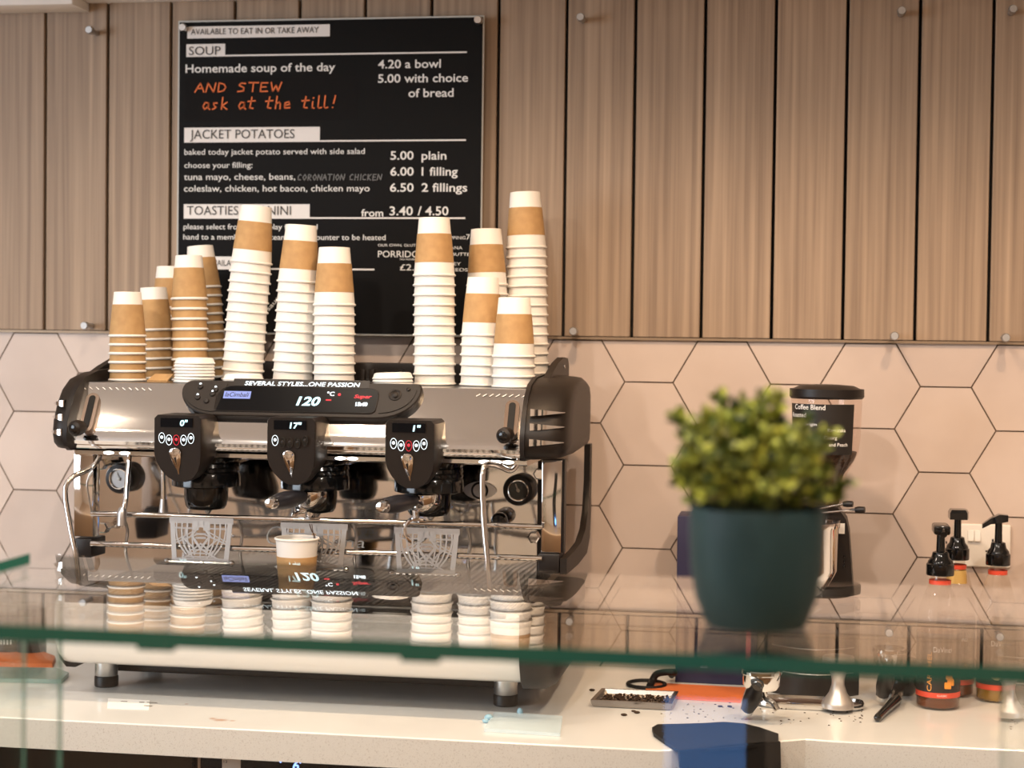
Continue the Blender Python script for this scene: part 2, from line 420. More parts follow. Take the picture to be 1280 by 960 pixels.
wt = obj('worktop', m, [quartz, quartzt], label='long cream speckled stone worktop under the espresso machine', cat='worktop', sharp=25)
def under(name, x0, x1, label, panel):
    t = thing(name, ((x0 + x1) / 2, -.3, 0), label, 'fridge')
    m = MB(); m.box((x0, -.60, .06), (x1, -.02, .843)); obj('body', m, blackp, t)
    if panel:
        y = -.625
        m = MB(); m.box((x0 + .004, -.62, .08), (x1 - .004, -.60, .69), .003); obj('door', m, blackg, t)
        m = MB(); m.box((x0 + .004, y, .70), (x1 - .004, -.60, .842), .002); cp = obj('control_panel', m, screen, t)
        fr = frame((0, y - .0006, 0))
        m = MB(); zt = .8385
        rect(m, fr, x0 + .004, zt - .004, x1 - .004, zt, .001); rect(m, fr, x0 + .004, .70, x0 + .009, zt, .001); obj('edge_strip', m, brushed, cp)
        p0 = onY(278, 947.5, y); p1 = onY(301, 960, y)
        m = MB(); rect(m, fr, p0.x, p0.z - .035, p1.x, p0.z, .0008); sk = obj('sticker', m, whitep, cp, label='small white sticker')
        m = MB(); fr2 = frame((0, y - .0018, 0)); glyphs(m, '13', fr2, p0.x + .003, p0.z - .008, p0.x + .009, .005); obj('lettering', m, inkd, sk)
        a = onY(366, 962, y); b = onY(374, 952, y)
        m = MB(); glyphs(m, '6', fr, a.x, a.z, b.x, .0165, .02, .2)
        c = onY(375, 953, y); m.lathe([(.0016, 0), (.0016, .0006)], c + V((.001, -.0012, 0)), (0, -1, 0), 10)
        c = onY(351, 952, y); m.lathe([(.0018, 0), (.0018, .0006)], c + V((0, -.0012, 0)), (0, -1, 0), 10); obj('digits', m, glowb, cp, label='glowing blue temperature digit')
    else:
        m = MB(); m.box((x0 + .004, -.62, .08), (x1 - .004, -.60, .842), .003); obj('door', m, blackg, t)
        m = MB(); m.tube([(x0 + .1, -.62, .70), (x0 + .1, -.655, .70), (x1 - .1, -.655, .70), (x1 - .1, -.62, .70)], .007, smooth=0); obj('handle', m, brushed, t)
    for sx in (x0 + .05, x1 - .05):
        for sy in (-.55, -.08): m = MB(); m.lathe([(.02, 0), (.02, .06)], (sx, sy, 0)); obj('foot', m, blackp, t)
xg = onY(246, 945, -.62).x
under('undercounter_fridge', xg - .62, xg - .004, 'plain black fridge door under the counter, left of the digital panel', False)
under('undercounter_fridge', xg, xg + .80, 'black undercounter fridge with a glowing blue 6 on its panel', True)
under('undercounter_fridge', xg + .81, xg + 1.30, 'plain dark fridge under the counter beneath the black tamping mat', False)

# ------------------------------------------------------------------ menu board
YB = -.040
a = onY(223, 27, YB); b = onY(605, 17.5, YB); c = onY(601, 420, YB); d = onY(219, 418, YB)
bx0, bx1, bz1, bz0 = (a.x + d.x) / 2, (b.x + c.x) / 2, (a.z + b.z) / 2, (c.z + d.z) / 2
MBD = thing('menu_board', ((bx0 + bx1) / 2, -.02, bz0), 'large black menu board with white lettering on the timber wall', 'menu board')
m = MB(); m.box((bx0, YB + .0015, bz0), (bx1, YB + .007, bz1), .001, 1); obj('backing_panel', m, acry, MBD, label='clear acrylic edge')
m = MB(); m.box((bx0 + .004, YB, bz0 + .004), (bx1 - .003, YB + .002, bz1 - .004)); obj('face', m, board, MBD)
frB = frame((0, YB - .0004, 0)); frT = frame((0, YB - .0022, 0))
def L(x, y): p = onY(x, y, YB); return p.x, p.z
def strip(x0, y0, y1, x1, txt, tx0, ty, tx1, cap, line=None):
    u0_, v1_ = L(x0, y0); _, v0_ = L(x0, y1); u1_, _ = L(x1, y0)
    m = MB(); rect(m, frB, u0_, v0_, u1_, v1_)
    if line:
        ue, _ = L(line, y1); rect(m, frB, u1_, v0_, ue, v0_ + .0032)
    h = obj('heading_strip', m, stripw, MBD)
    m = MB(); a_, z_ = L(tx0, ty); b_, _ = L(tx1, ty); glyphs(m, txt, frT, a_, z_, b_, cap * .00162); obj('lettering', m, inkd, h, label='dark heading lettering')
PX = .00162
strip(234.4, 33.5, 48.3, 412.4, 'AVAILABLE TO EAT IN OR TAKE AWAY', 239, 43.6, 398.5, 7.8)
strip(233.2, 55.5, 71.3, 281.6, 'SOUP', 236.5, 69, 276, 11.3, 583.5)
strip(230.5, 159.8, 178.3, 400, 'JACKET POTATOES', 238, 173.6, 368.5, 12, 582.5)
strip(230, 255.3, 273.3, 387.3, 'TOASTIES & PANINI', 234, 268.6, 364, 12, 581.5)
strip(229, 320.5, 336.5, 306, 'ALSO AVAILABLE', 238, 332, 302, 7.8, 468)
def lines(name, items, mt=inkw, bold=.012):
    m = MB()
    for t in items:
        s, x0, y, x1, cap = t[:5]; a_, z_ = L(x0, y)
        b_, _ = L(x1, y); glyphs(m, s, frB, a_, z_, b_, cap * PX, bold if cap > 9 else bold * .25, 0, t[5] if len(t) > 5 else 0)
    obj(name, m, mt, MBD)
lines('lettering', [('Homemade soup of the day', 232, 91, 419, 11)])
lines('lettering', [('4.20 a bowl', 472.5, 85.5, 551, 11), ('5.00 with choice', 472.5, 103.4, 585, 11), ('of bread', 510.5, 121.4, 567, 11)])
lines('lettering', [('baked today jacket potato served with side salad', 230.5, 193.5, 456, 7.6), ('choose your filling:', 230.5, 210, 315.5, 7.6), ('tuna mayo, cheese, beans,', 230, 225, 369, 8.6), ('coleslaw, chicken, hot bacon, chicken mayo', 230, 239.5, 462, 8.6)])
lines('lettering', [('5.00', 488, 199.5, 517, 11), ('6.00', 488, 219.5, 517, 11), ('6.50', 487.5, 239.5, 517, 11), ('plain', 527, 199.5, 558, 11), ('1 filling', 527, 219.5, 572, 11), ('2 fillings', 527, 239.5, 584, 11)])
lines('lettering', [('from', 451.5, 270.5, 479, 9.5), ('3.40', 487, 269, 516, 11.5), ('/ 4.50', 522, 269, 560.5, 11.5)])
lines('lettering', [('please select from the display fridge and', 229.5, 286.5, 397, 7.2), ('hand to a member of the team at the counter to be heated', 229.2, 299.3, 482, 7.2)])
lines('lettering', [('OUR OWN, GLUTEN FREE', 472.5, 308, 541, 3.4), ('NO ADDED SUGAR', 500, 325, 534, 2), ('TOPPING', 552, 299, 582, 4), ('75p', 583, 299.5, 597, 7), ('BANANA', 549, 311.5, 578, 4), ('PEANUT BUTTER', 534, 319.5, 592, 4), ('HONEY', 547, 331.5, 576, 4), ('SEEDS', 560, 339, 585, 4)], bold=0)
lines('lettering', [('PORRIDGE', 472.5, 321.5, 529, 8.6), ('£2.50', 500, 337.8, 533, 8)], bold=.004)
lines('lettering', [('sausage', 336, 389, 372, 6, math.radians(48))], bold=.02)
m = MB(); u0_, v1_ = L(230, 97); u1_, v0_ = L(447, 149); rect(m, frame((0, YB - .0001, 0)), u0_, v0_, u1_, v1_, .0003); obj('chalk_patch', m, patch, MBD)
for s, x0, y, x1, cap in (('AND STEW', 244, 115.5, 352, 11.5), ('ask at the till!', 253, 137, 419, 16)):
    m = MB(); a_, z_ = L(x0, y); b_, _ = L(x1, y - 1.5); hand(m, s, frT, a_, z_, b_, cap * PX, .0027)
    obj('handwriting', m, chalko, MBD, label='orange chalk pen handwriting')
m = MB(); a_, z_ = L(372, 225.5); b_, _ = L(478, 225.5); hand(m, 'CORONATION CHICKEN', frT, a_, z_, b_, 7.5 * PX, .0017); obj('handwriting', m, chalkg, MBD, label='faint grey chalk handwriting')
def stud_mb(p, y0):
    m = MB(); m.lathe([(.0055, 0), (.0055, -y0 - .016), (.0075, -y0 - .016), (.0085, -y0 - .013), (.0085, -y0 - .004), (.007, -y0)], (p.x, .0 if p.z < ZP else -.0101, p.z), (0, -1, 0), 16)
    return m
for x, y in ((228.5, 34.5), (597.5, 25), (594, 411), (224.5, 410)): obj('standoff', stud_mb(onY(x, y, YB - .01), -.045 + .0), brushed, MBD, label='round metal standoff at a corner')
for x, y, lb in ((113, 38, 'small metal standoff stud high on the timber, left of the menu board'), (107, 407, 'small metal standoff stud low on the timber, left of the cup stacks'), (726, 22, 'metal standoff stud high on the timber just right of the menu board'), (717, 414, 'metal standoff stud at the timber foot beside the tallest cup stack'), (1127, 14, 'metal standoff stud high on the timber near the top right'), (1266, 12, 'metal standoff stud in the top right corner of the photo'), (1118, 420, 'metal standoff stud at the timber foot above the coffee grinder'), (1257, 422, 'metal standoff stud at the timber foot by the right edge')):
    p = onY(x, y, -.045)
    obj('standoff_stud', stud_mb(p, -.045), satin, label=lb, cat='stud', group='metal standoff studs on the timber wall')

# ------------------------------------------------------------------ espresso machine
X0, X1 = -1.300, -.456
EM = thing('espresso_machine', (-.88, -.3, CT), 'large chrome and black three-group espresso machine stacked with paper cups', 'coffee machine')
TZ = 1.4745
def exx(prof, x0, x1): return [[V((x0, y, z)) for y, z in prof], [V((x1, y, z)) for y, z in prof]]
# upper chrome housing
up = [(-.425, 1.474), (-.437, 1.4745), (-.444, 1.468), (-.482, 1.409), (-.497, 1.392), (-.507, 1.378), (-.509, 1.370), (-.504, 1.364), (-.492, 1.362), (-.490, 1.358), (-.485, 1.354), (-.28, 1.354), (-.28, 1.462), (-.425, 1.462)]
m = MB(); m.loft(exx(up, X0, X1)); obj('upper_housing', m, chrome, EM, sharp=25)
m = MB(); m.loft(exx([(-.470, 1.353), (-.478, 1.350), (-.478, 1.343), (-.470, 1.340), (-.28, 1.340), (-.28, 1.353)], X0, X1)); obj('light_bar', m, chrome, EM)
m = MB()                                                                              # LED dots under the housing
for px in (135, 155, 375, 425, 440, 605, 620, 635):
    c = onY(px, 571, -.481); m.ball((c.x, -.4795, 1.3465), (.010, .0025, .003), 8)
obj('lamp', m, mat('led', (.1, .1, .1), .5, emit=(1, .97, .9), es=6), EM, label='row of small white lamps')
m = MB(); m.box((-1.345, -.2745, 1.10), (X1 - .01, -.2700, 1.354)); obj('back_panel', m, mirror, EM, label='polished steel back panel')
m = MB(); m.box((-1.345, -.269, 1.098), (X1, -.085, 1.461), .006); obj('rear_body', m, blackp, EM)
m = MB(); m.box((X0, -.424, 1.4625), (X1, -.085, TZ), .002); obj('cup_tray', m, brushed, EM)
m = MB()                                                                              # slanted slots along the tray lip
for xs, n, sg in ((106, 11, 1), (598, 11, -1)):
    for k in range(n):
        p = onY(xs + k * 8.2, 484 if xs < 200 else 493.5 + k * .3, -.4465)
        yy = lambda z: -.444 - (1.468 - z) * .644 - .0006
        za = 1.4655; zb = 1.4610; s_ = .0034 * sg
        m.ext([V((p.x - s_ - .0012, yy(za), za)), V((p.x + s_ - .0012, yy(zb), zb)), V((p.x + s_ + .0012, yy(zb), zb)), V((p.x - s_ + .0012, yy(za), za))], (0, -.0006, .0004))
obj('vent_slots', m, whitep, EM)
m = MB(); m.box((X0, -.100, TZ), (X1, -.088, 1.513), .004)
for px in (452, 464, 500, 288, 600): m.box((onY(px, 470, -.11).x - .006, -.110, TZ), (onY(px, 470, -.11).x + .006, -.100, 1.50), .002)
obj('cup_rail', m, brownp, EM)
def side_rail(x0, x1):
    pr = [(-.43, 1.470), (-.40, 1.482), (-.33, 1.502), (-.25, 1.520), (-.17, 1.530), (-.11, 1.528), (-.09, 1.515), (-.09, 1.470)]
    m = MB(); m.loft(exx(pr, x0, x1)); obj('side_rail', m, brownp, EM)
side_rail(X0 - .020, X0 - .007); side_rail(X1 + .010, X1 + .023)
m = MB(); m.lathe([(.004, 0), (.004, .002)], (X1 + .023, -.17, 1.512), (1, 0, 0), 10); obj('screw', m, chrome, EM)
cp_ = [(-.500, 1.354), (-.514, 1.362), (-.521, 1.380), (-.516, 1.405), (-.500, 1.435), (-.476, 1.462), (-.440, 1.482), (-.380, 1.493), (-.280, 1.497), (-.180, 1.495), (-.120, 1.485), (-.100, 1.465), (-.098, 1.42), (-.100, 1.375), (-.115, 1.354), (-.30, 1.350)]
def end_cap(xin, sg, wd=1):
    cy, cz = -.30, 1.425
    rg = []
    for dx, k in ((0, 1), (.012, 1), (.030, .99), (.046, .965), (.058, .925), (.066, .87), (.071, .78), (.073, .6)):
        rg.append([V((xin + sg * dx * wd, cy + (y - cy) * k, cz + (z - cz) * (k * .6 + .4 if k > .9 else k))) for y, z in cp_])
    m = MB(); m.loft(rg); e = obj('end_cap', m, brownp, EM, sharp=50)
    m = MB(); m.loft([[V((x, cy + (y - cy) * k, cz + (z - cz) * k)) for y, z in cp_] for x, k in ((xin - sg * .008, 1.0), (xin - sg * .008, 1.035), (xin, 1.035), (xin, 1.0))]); obj('cap_rim', m, blackp, e)
    return e
ER = end_cap(X1 + .002, 1); EL = end_cap(X0 - .002, -1, .5)
def fin(sg, xin, z, par, l):
    pts = []
    y0 = -.30 - .221 * (1 - max(0, (z - 1.38)) * .9)
    for t in range(7):
        a = t / 6
        dx = .008 + .058 * a ** .9; k = 1 - .10 * max(0, (dx - .02) / .046) ** 1.7
        yy = -.30 + (y0 + .30) * k - .001
        w = .0058 * (1 - a) + .0006
        pts.append((V((xin + sg * dx * l, yy + .0015, z)), w))
    m = MB(); m.loft([[p + V((0, -.003, -w)), p + V((0, -.003, w)), p + V((0, .008, w)), p + V((0, .008, -w))] for p, w in pts]); obj('chrome_fin', m, chrome, par, label='pointed chrome fin')
for z in (1.437, 1.412, 1.385):
    fin(1, X1 + .002, z, ER, 1); fin(-1, X0 - .002, z, EL, .5)
# lever slots and knobs
def lever(ax, ay, bx, by, kx, ky):
    A = onY(ax, ay, -.462); B = onY(bx, by, -.503); n = V((0, -.84, .54)); ex = V((1, 0, 0)); d = (B - A).normalized()
    def caps(r, off, th, mt, nm, par):
        c = []
        for k in range(9):
            t = math.pi * k / 8; c.append(A + ex * math.cos(t) * r - d * math.sin(t) * r)
        for k in range(9):
            t = math.pi + math.pi * k / 8; c.append(B + ex * math.cos(t) * r - d * math.sin(t) * r)
        m = MB(); m.ext([p + n * off for p in c], n * th); return obj(nm, m, mt, par)
    t = caps(.0125, -.010, .014, mat('bronze_metal', (.22, .17, .14), .35, .8) if 'bronze_metal' not in MATS else MATS['bronze_metal'], 'lever_slot', EM); caps(.0060, .0040, .0012, gap, 'slot', t)
    K = onY(kx, ky, -.535)
    m = MB(); m.tube([B + V((0, .01, 0)), K], .0055, 10, 0); m.lathe([(.006, -.012), (.0125, -.010), (.0145, 0), (.0135, .010), (.009, .014), (.008, .012)], K, (-.25, -1, -.1), 20); obj('steam_knob', m, brownp, EM, label='round dark steam knob')
    m = MB(); m.lathe([(.0085, .0), (.0088, .0135), (.006, .015)], K, (-.25, -1, -.1), 20); obj('knob_centre', m, blackg, EM)
lever(116.5, 499, 108, 534, 97, 535); lever(641, 508, 638, 540, 632, 544)
# display module on the slanted plate
dv = V((0, .542, .840)).normalized(); dO = V((onY(376, 500, -.46).x, -.4395, 1.4765)); dn = V((1, 0, 0)).cross(dv)
def ell(cx, cz, rx, rz, a0, a1, n=10): return [(cx + rx * math.cos(math.radians(a0 + (a1 - a0) * k / n)), cz + rz * math.sin(math.radians(a0 + (a1 - a0) * k / n))) for k in range(n + 1)]
outl = ell(.213, -.010, .010, .010, 90, 0, 4) + ell(.145, -.012, .078, .062, 0, -90) + ell(-.155, -.020, .070, .054, -90, -180) + ell(-.207, -.018, .018, .018, 180, 90, 5)
P2 = lambda u, v, off=0: dO + V((u, 0, 0)) + dv * v + dn * off
m = MB(); m.loft([[P2(u, v, -.012) for u, v in outl], [P2(u, v, .009) for u, v in outl], [P2(u * .99, -.037 + (v + .037) * .95, .011) for u, v in outl]]); DM = obj('display_module', m, brownp, EM)
sc_ = ell(.128, -.028, .018, .014, 90, 0, 5) + ell(.134, -.056, .010, .010, 0, -90, 4) + ell(-.150, -.060, .006, .006, -90, -180, 4) + ell(-.126, -.036, .030, .023, 180, 90, 6)
m = MB(); m.loft([[P2(u, v + .001, .0105) for u, v in sc_], [P2(u, v + .001, .0125) for u, v in sc_]]); m.mi = 1
for i in range(len(sc_)):
    u, v = sc_[i]; u2, v2 = sc_[(i + 1) % len(sc_)]
    m.tube([P2(u, v + .001, .0122), P2(u2, v2 + .001, .0122)], .0009, 5, 0)
SCR = obj('screen', m, [screen, brownp], DM)
fD = (P2(0, 0, .0130), V((1, 0, 0)), dv)
m = MB(); glyphs(m, '120', fD, -.004, -.051, .040, .0185, .03, .18); obj('digits', m, glowc, SCR, label='glowing white cyan 120')
m = MB(); glyphs(m, '°C', fD, .050, -.030, .064, .0085, .02); obj('digits', m, gloww, SCR); m = MB(); glyphs(m, '15:40', fD, .106, -.050, .128, .0075, .05); obj('digits', m, gloww, SCR)
m = MB(); glyphs(m, 'Super', fD, .101, -.034, .134, .0075, .03, .25); m.lathe([(.0028, 0), (.0028, .0008)], P2(.0735, -.0275, .013), dn, 12)
rect(m, fD, .050, -.0405, .060, -.038); obj('indicator', m, glowr, SCR, label='red lit indicators')
m = MB(); rect(m, fD, -.143, -.0395, -.092, -.024, .0004); bl = obj('logo_badge', m, mat('badge_blue', (.05, .06, .15), .4, emit=(.33, .42, .9), es=.8), SCR)
m = MB(); glyphs(m, 'laCimbali', (P2(0, 0, .0140), V((1, 0, 0)), dv), -.140, -.036, -.095, .0095, .01, .2); obj('lettering', m, mat('badge_ink', (.02, .02, .06), .5), bl)
m = MB(); m.ext([P2(u, v, .008) for u, v in ((-.130, -.012), (.125, -.012), (.125, .004), (-.130, .004))], dn * .0035); sp = obj('slogan_strip', m, blackp, DM)
m = MB(); glyphs(m, 'SEVERAL STYLES...ONE PASSION', (P2(0, 0, .0120), V((1, 0, 0)), dv), -.108, -.0100, .108, .0090, .012, .12); obj('lettering', m, gloww, sp, label='glowing white slogan lettering')
bt = [(-.193, -.014), (-.163, -.020), (-.167, -.029), (-.194, -.037), (-.176, -.044)]
m = MB(); m.loft([[P2(u, v, .011) for u, v in q] for q in (ell(-.157, -.024, .060, .043, -95, -180, 8) + ell(-.202, -.02, .012, .012, 180, 90, 4) + [(-.140, -.008), (-.153, -.066)],)] * 1 + [[P2(u, v, .0125) for u, v in ell(-.157, -.024, .060, .043, -95, -180, 8) + ell(-.202, -.02, .012, .012, 180, 90, 4) + [(-.140, -.008), (-.153, -.066)]]]); kp = obj('keypad', m, brownp, DM)
for i, (u, v) in enumerate(bt):
    m = MB(); m.lathe([(.0052, 0), (.0052, .0015), (.0040, .0028), (.001, .003)], P2(u + .003, v - .002, .0125), dn, 14); obj('button', m, blackp, kp)
m = MB()
for u, v in bt[:4]: m.ball(P2(u + .002, v + .004, .0135), .0023, 8)
obj('button_light', m, gloww, kp)
m = MB(); q = ell(.148, -.014, .066, .050, 0, -88, 10) + [(.150, -.008)] + [(.205, -.006)]
m.loft([[P2(u, v, .011) for u, v in q], [P2(u, v, .0125) for u, v in q]]); kp2 = obj('keypad', m, brownp, DM)
m = MB(); m.torus(P2(.176, -.026, .0125), dn, .0100, .0018); m.lathe([(.006, 0), (.006, .002), (.004, .0035), (.001, .004)], P2(.176, -.026, .0125), dn, 16); m.lathe([(.0035, 0), (.0035, .002), (.002, .003)], P2(.199, -.014, .0125), dn, 12); obj('button', m, brownp, kp2)
# group heads
def shield(c, w, h, fr, n=10):           # small shield shape
    return [(c[0] + w * math.sin(t) * (1 if math.cos(t) > -.2 else .8), c[1] + h * math.cos(t)) for t in [2 * math.pi * k / n for k in range(n)]]
def group(px, py, dig, lit, pf):
    yF = -.562
    c = onY(px, py, yF); cx = c.x
    zt = c.z
    def face(k, dy, y, dz=0, sx=1):
        w = .0445 * k * sx
        pts = [(-w + .006, 0), (-w, -.006), (-w, -.070), (-w * .94, -.085), (-w * .78, -.100), (-w * .52, -.113), (-w * .2, -.120), (w * .2, -.120), (w * .52, -.113), (w * .78, -.100), (w * .94, -.085), (w, -.070), (w, -.006), (w - .006, 0)]
        return [V((cx + a, y + dy + (.018 if b < -.075 else 0) * min(1, (-b - .075) / .04), zt + b * (1 + dz))) for a, b in pts]
    m = MB(); m.loft([face(.96, 0, yF), face(1, .004, yF), face(1.0, .035, yF), face(1.0, .085, yF, -.12), face(.96, .125, yF, -.25)]); g = obj('group_head', m, brownp, EM, sharp=40)
    fr = frame((cx, yF - .0008, zt))
    m = MB(); rect(m, fr, -.031, -.021, .028, -.005, .0012); sc2 = obj('screen', m, screen, g)
    m = MB(); w0 = .0075 * len(dig.replace('"', '')); glyphs(m, dig, frame((cx, yF - .0030, zt)), .019 - w0 - .006, -.0185, .020, .0105, .03, .12); obj('digits', m, glowc, sc2)
    for i in range(5):
        uc = -.0285 + i * .0135; vc = -.040 - (.0035 if i in (1, 2, 3) else 0)
        a = [(x_, z_) for x_, z_ in [(uc + .0056 * math.sin(t), vc + .0085 * math.cos(t) * (1 if math.cos(t) > 0 else 1.15)) for t in [2 * math.pi * k / 14 for k in range(14)]]]
        m = MB(); m.ext([V((cx + u, yF + .001, zt + v)) for u, v in a], (0, -.0025, 0)); b = obj('button', m, blackg, g)
        m = MB(); mt = (glowr if i == 2 else gloww) if lit or i == 0 else brownp
        for p_, q_ in zip(a, a[1:] + a[:1]): m.tube([(cx + p_[0], yF - .0018, zt + p_[1]), (cx + q_[0], yF - .0018, zt + q_[1])], .00045, 5, 0)
        m.ball((cx + uc, yF - .0018, zt + vc + .0005), (.0028, .0006, .0028), 6)
        obj('button_ring', m, mt, b)
    td = ell(0, -.066, .0105, .008, 180, 0, 6) + [(.0085, -.085), (.0035, -.100), (.0025, -.111), (.0005, -.100), (-.0065, -.083)]
    m = MB()
    def yy(v): return yF + (.018 * min(1, (-v - .075) / .04) if v < -.075 else 0)
    m.loft([[V((cx - .004 + u, yy(v) - .0012, zt + v)) for u, v in td], [V((cx - .004 + u * .7, yy(v) - .0022, zt - .08 + (v + .08) * .85)) for u, v in td]]); obj('chrome_inlay', m, chrome, g)
    gx = cx + .006; gy = -.425
    m = MB(); m.lathe([(.062, 1.352), (.060, 1.335), (.054, 1.325)], (gx, gy, 0), n=28); m.box((gx - .04, -.46, 1.325), (gx + .05, -.28, 1.345), .004)
    m.lathe([(.0, 1.330), (.061, 1.329), (.063, 1.323), (.060, 1.321), (.063, 1.315), (.060, 1.313), (.063, 1.307), (.063, 1.287), (.052, 1.284)], (gx, gy, 0), n=28)
    m.loft([[V((gx + a * k, gy + b * k, z)) for a, b in ell(0, 0, .041, .041, 0, 360, 24)[:-1]] for z, k in ((1.286, 1), (1.262, .98), (1.250, .92), (1.244, .82), (1.2425, .6))])
    obj('group_body', m, blackg, g, sharp=50)
    m = MB(); fr3 = frame((gx, gy - .0425, 0)); glyphs(m, 'FAEMA' if False else 'ATTA', fr3, -.016, 1.274, .014, .005) if False else None
    m.lathe([(.008, 1.2425), (.0065, 1.238), (.003, 1.234)], (gx + .004, gy, 0), n=14); obj('shower_screw', m, chrome, g)
    if pf:
        tip, bs, kind = pf
        T = onY(*tip, -.620); B = onY(*bs, -.500); d = (B - T).normalized()
        m = MB(); ln = (B - T).length
        m.lathe([(.0085, .004), (.0115, .012), (.0150, .035), (.0160, .060), (.0145, ln * .75), (.0105, ln)], T, d, 20); pfm = obj('portafilter_handle', m, mat('handle_black', (.018, .018, .024), .3) if 'handle_black' not in MATS else MATS['handle_black'], g)
        m = MB(); m.lathe([(.002, -.007), (.0075, -.006), (.0105, 0), (.0118, .010), (.0105, .013)], T, d, 18); obj('end_tip', m, chrome, pfm, label='chrome handle tip')
        Cc = V((gx - .004, gy - .03, 1.268))
        m = MB(); m.tube([B, B + (Cc - B) * .5, Cc], [.009, .012, .014], 12, 3); m.lathe([(.034, 1.284), (.034, 1.272), (.030, 1.264), (.025, 1.256), (.015, 1.250)], (gx - .004, gy - .024, 0), n=28); pfb = obj('portafilter', m, chrome, g, label='chrome portafilter')
        m = MB()
        if kind == 'double':
            a = onY(384, 640, -.45)
            m.tube([a + V((.006, 0, .02)), a + V((.006, 0, -.012))], .010, 12, 0)
            m.tube([a + V((.0, -.008, .004)), a + V((-.016, -.016, .0)), a + V((-.021, -.018, -.012)), a + V((-.020, -.018, -.022))], [.005, .005, .0045, .004], 10)
        else:
            a = onY(520, 663, -.47)
            m.torus(a, (.35, -1, .15), .0205, .0042, 24, 8); m.tube([a + V((.0, 0, .020)), a + V((-.004, .01, .04))], .006, 10, 0)
        obj('spout', m, chrome, pfb)
    return cx, gx
group(222, 519, '0"', True, None)
G2 = group(364, 522, '17"', False, ((338, 629), (378, 621), 'double'))
group(512.5, 525.5, '1"', True, ((477, 633.5), (517, 626), 'ring'))
# mirrored side posts and feet of the frame
for lo, hi in (((-1.308, -.462, 1.188), (-1.270, -.430, 1.353)), ((-.4315, -.462, 1.186), (-.3955, -.430, 1.352))):
    m = MB(); m.box(lo, hi, .002); obj('side_post', m, mirror, EM, label='mirror-polished steel side post')
m = MB(); m.box((-.3950, -.455, 1.186), (-.3915, -.43, 1.352)); obj('post_edge', m, blackp, EM)

def side_frame(x0, x1):
    o = [(-.468, 1.150), (-.30, 1.146), (-.16, 1.150), (-.115, 1.175), (-.100, 1.23), (-.098, 1.36), (-.128, 1.36), (-.130, 1.29), (-.150, 1.235), (-.19, 1.20), (-.26, 1.182), (-.36, 1.178), (-.468, 1.178)]
    m = MB(); m.loft(exx(o, x0, x1)); obj('side_frame', m, brownp, EM, label='curved dark side frame')
side_frame(-.396, -.384)
for x0, x1 in ((-.436, -.397), (-1.308, -1.270)):
    m = MB(); m.box((x0, -.468, 1.150), (x1, -.40, 1.185), .003); obj('post_foot', m, blackp, EM)
# rails
m = MB(); m.tube([(-1.270, -.470, 1.233), (-.428, -.470, 1.233)], .0052, 12, 0); obj('rail', m, chrome, EM)
m = MB(); m.tube([(-1.270, -.470, 1.177), (-.428, -.470, 1.177)], .0052, 12, 0); obj('rail', m, chrome, EM)
m = MB()
for px in (152, 296, 440, 583): 
    p = onY(px, 650, -.46); m.tube([(p.x, -.46, 1.233), (p.x + .004, -.44, 1.20), (p.x, -.44, 1.16), (p.x, -.40, 1.105)], .003, 8, 3)
obj('rail_bracket', m, brushed, EM)
# perforated cup grids
def grid(pl, pr):
    A = onY(*pl, -.479); B = onY(*pr, -.479); w = B.x - A.x; cx = (A.x + B.x) / 2; zt = A.z; h = .078
    yw = lambda v: -.478 - .005 * v
    P = lambda u, v: V((cx + u * w / 2, yw(v), zt - v * h))
    m = MB()
    def bar(a, b, t=.0024):
        a = V(a); b = V(b); pa = P(*a); pb = P(*b); d = (pb - pa).normalized(); q = d.cross(V((0, -1, 0))).normalized() * t / 2
        m.ext([pa + q - d * t * .3, pa - q - d * t * .3, pb - q + d * t * .3, pb + q + d * t * .3], (0, .0014, 0))
    bar((-.98, .07), (.98, .07), .011); bar((-.93, .15), (-.84, .98), .009); bar((.93, .15), (.84, .98), .009); bar((-.86, .98), (.86, .98), .006)
    for u in (-.72, -.56, -.40, -.24, .24, .40, .56, .72):
        s_ = 1 if u > 0 else -1; a = abs(u)
        pts = [(u * 1.10, .12), (u * 1.12, .30), (s_ * (a * 1.02 + .03), .50), (s_ * (a * .80 + .05), .70), (s_ * (a * .55 + .06), .86)]
        for p_, q_ in zip(pts, pts[1:]): bar(p_, q_, .0028)
    bar((-.9, .25), (-.16, .25), .003); bar((.9, .25), (.16, .25), .003); bar((-.16, .12), (-.16, .26), .010); bar((.16, .12), (.16, .26), .010); bar((0, .08), (0, .18), .012)
    for s_ in (-1, 1):
        bar((s_ * .02, .16), (s_ * .30, .42), .004); bar((s_ * .30, .42), (0, .72), .0045); bar((s_ * .16, .40), (s_ * .90, .62), .003); bar((s_ * .28, .34), (s_ * .92, .58), .0022)
        bar((0, .72), (s_ * .62, .98), .003); bar((s_ * .62, .45), (s_ * .2, .72), .003); bar((s_ * .2, .72), (0, .60), .003); bar((s_ * .40, .78), (s_ * .20, .95), .0025)
    bar((-.15, .38), (.15, .38), .004); bar((-.15, .47), (.15, .47), .004)
    for v, a in ((.75, .30), (.83, .40), (.91, .48)): bar((-a, v), (a, v), .0028)
    bar((0, .72), (0, .98), .0022)
    g = obj('cup_grid', m, satin, EM, label='grey perforated fold-up cup grid')
    m = MB(); b = P(0, 1.0); m.tube([b + V((-w * .55, .004, -.004)), b + V((w * .5, .004, -.004))], .0035, 10, 0); m.ball(b + V((-w * .55, .004, -.004)), .006, 10); m.ball(b + V((w * .5, .004, -.004)), .006, 10); obj('hinge', m, chrome, g)
grid((213, 646), (290, 649)); grid((352, 653), (433, 656)); grid((494, 659), (573, 662))
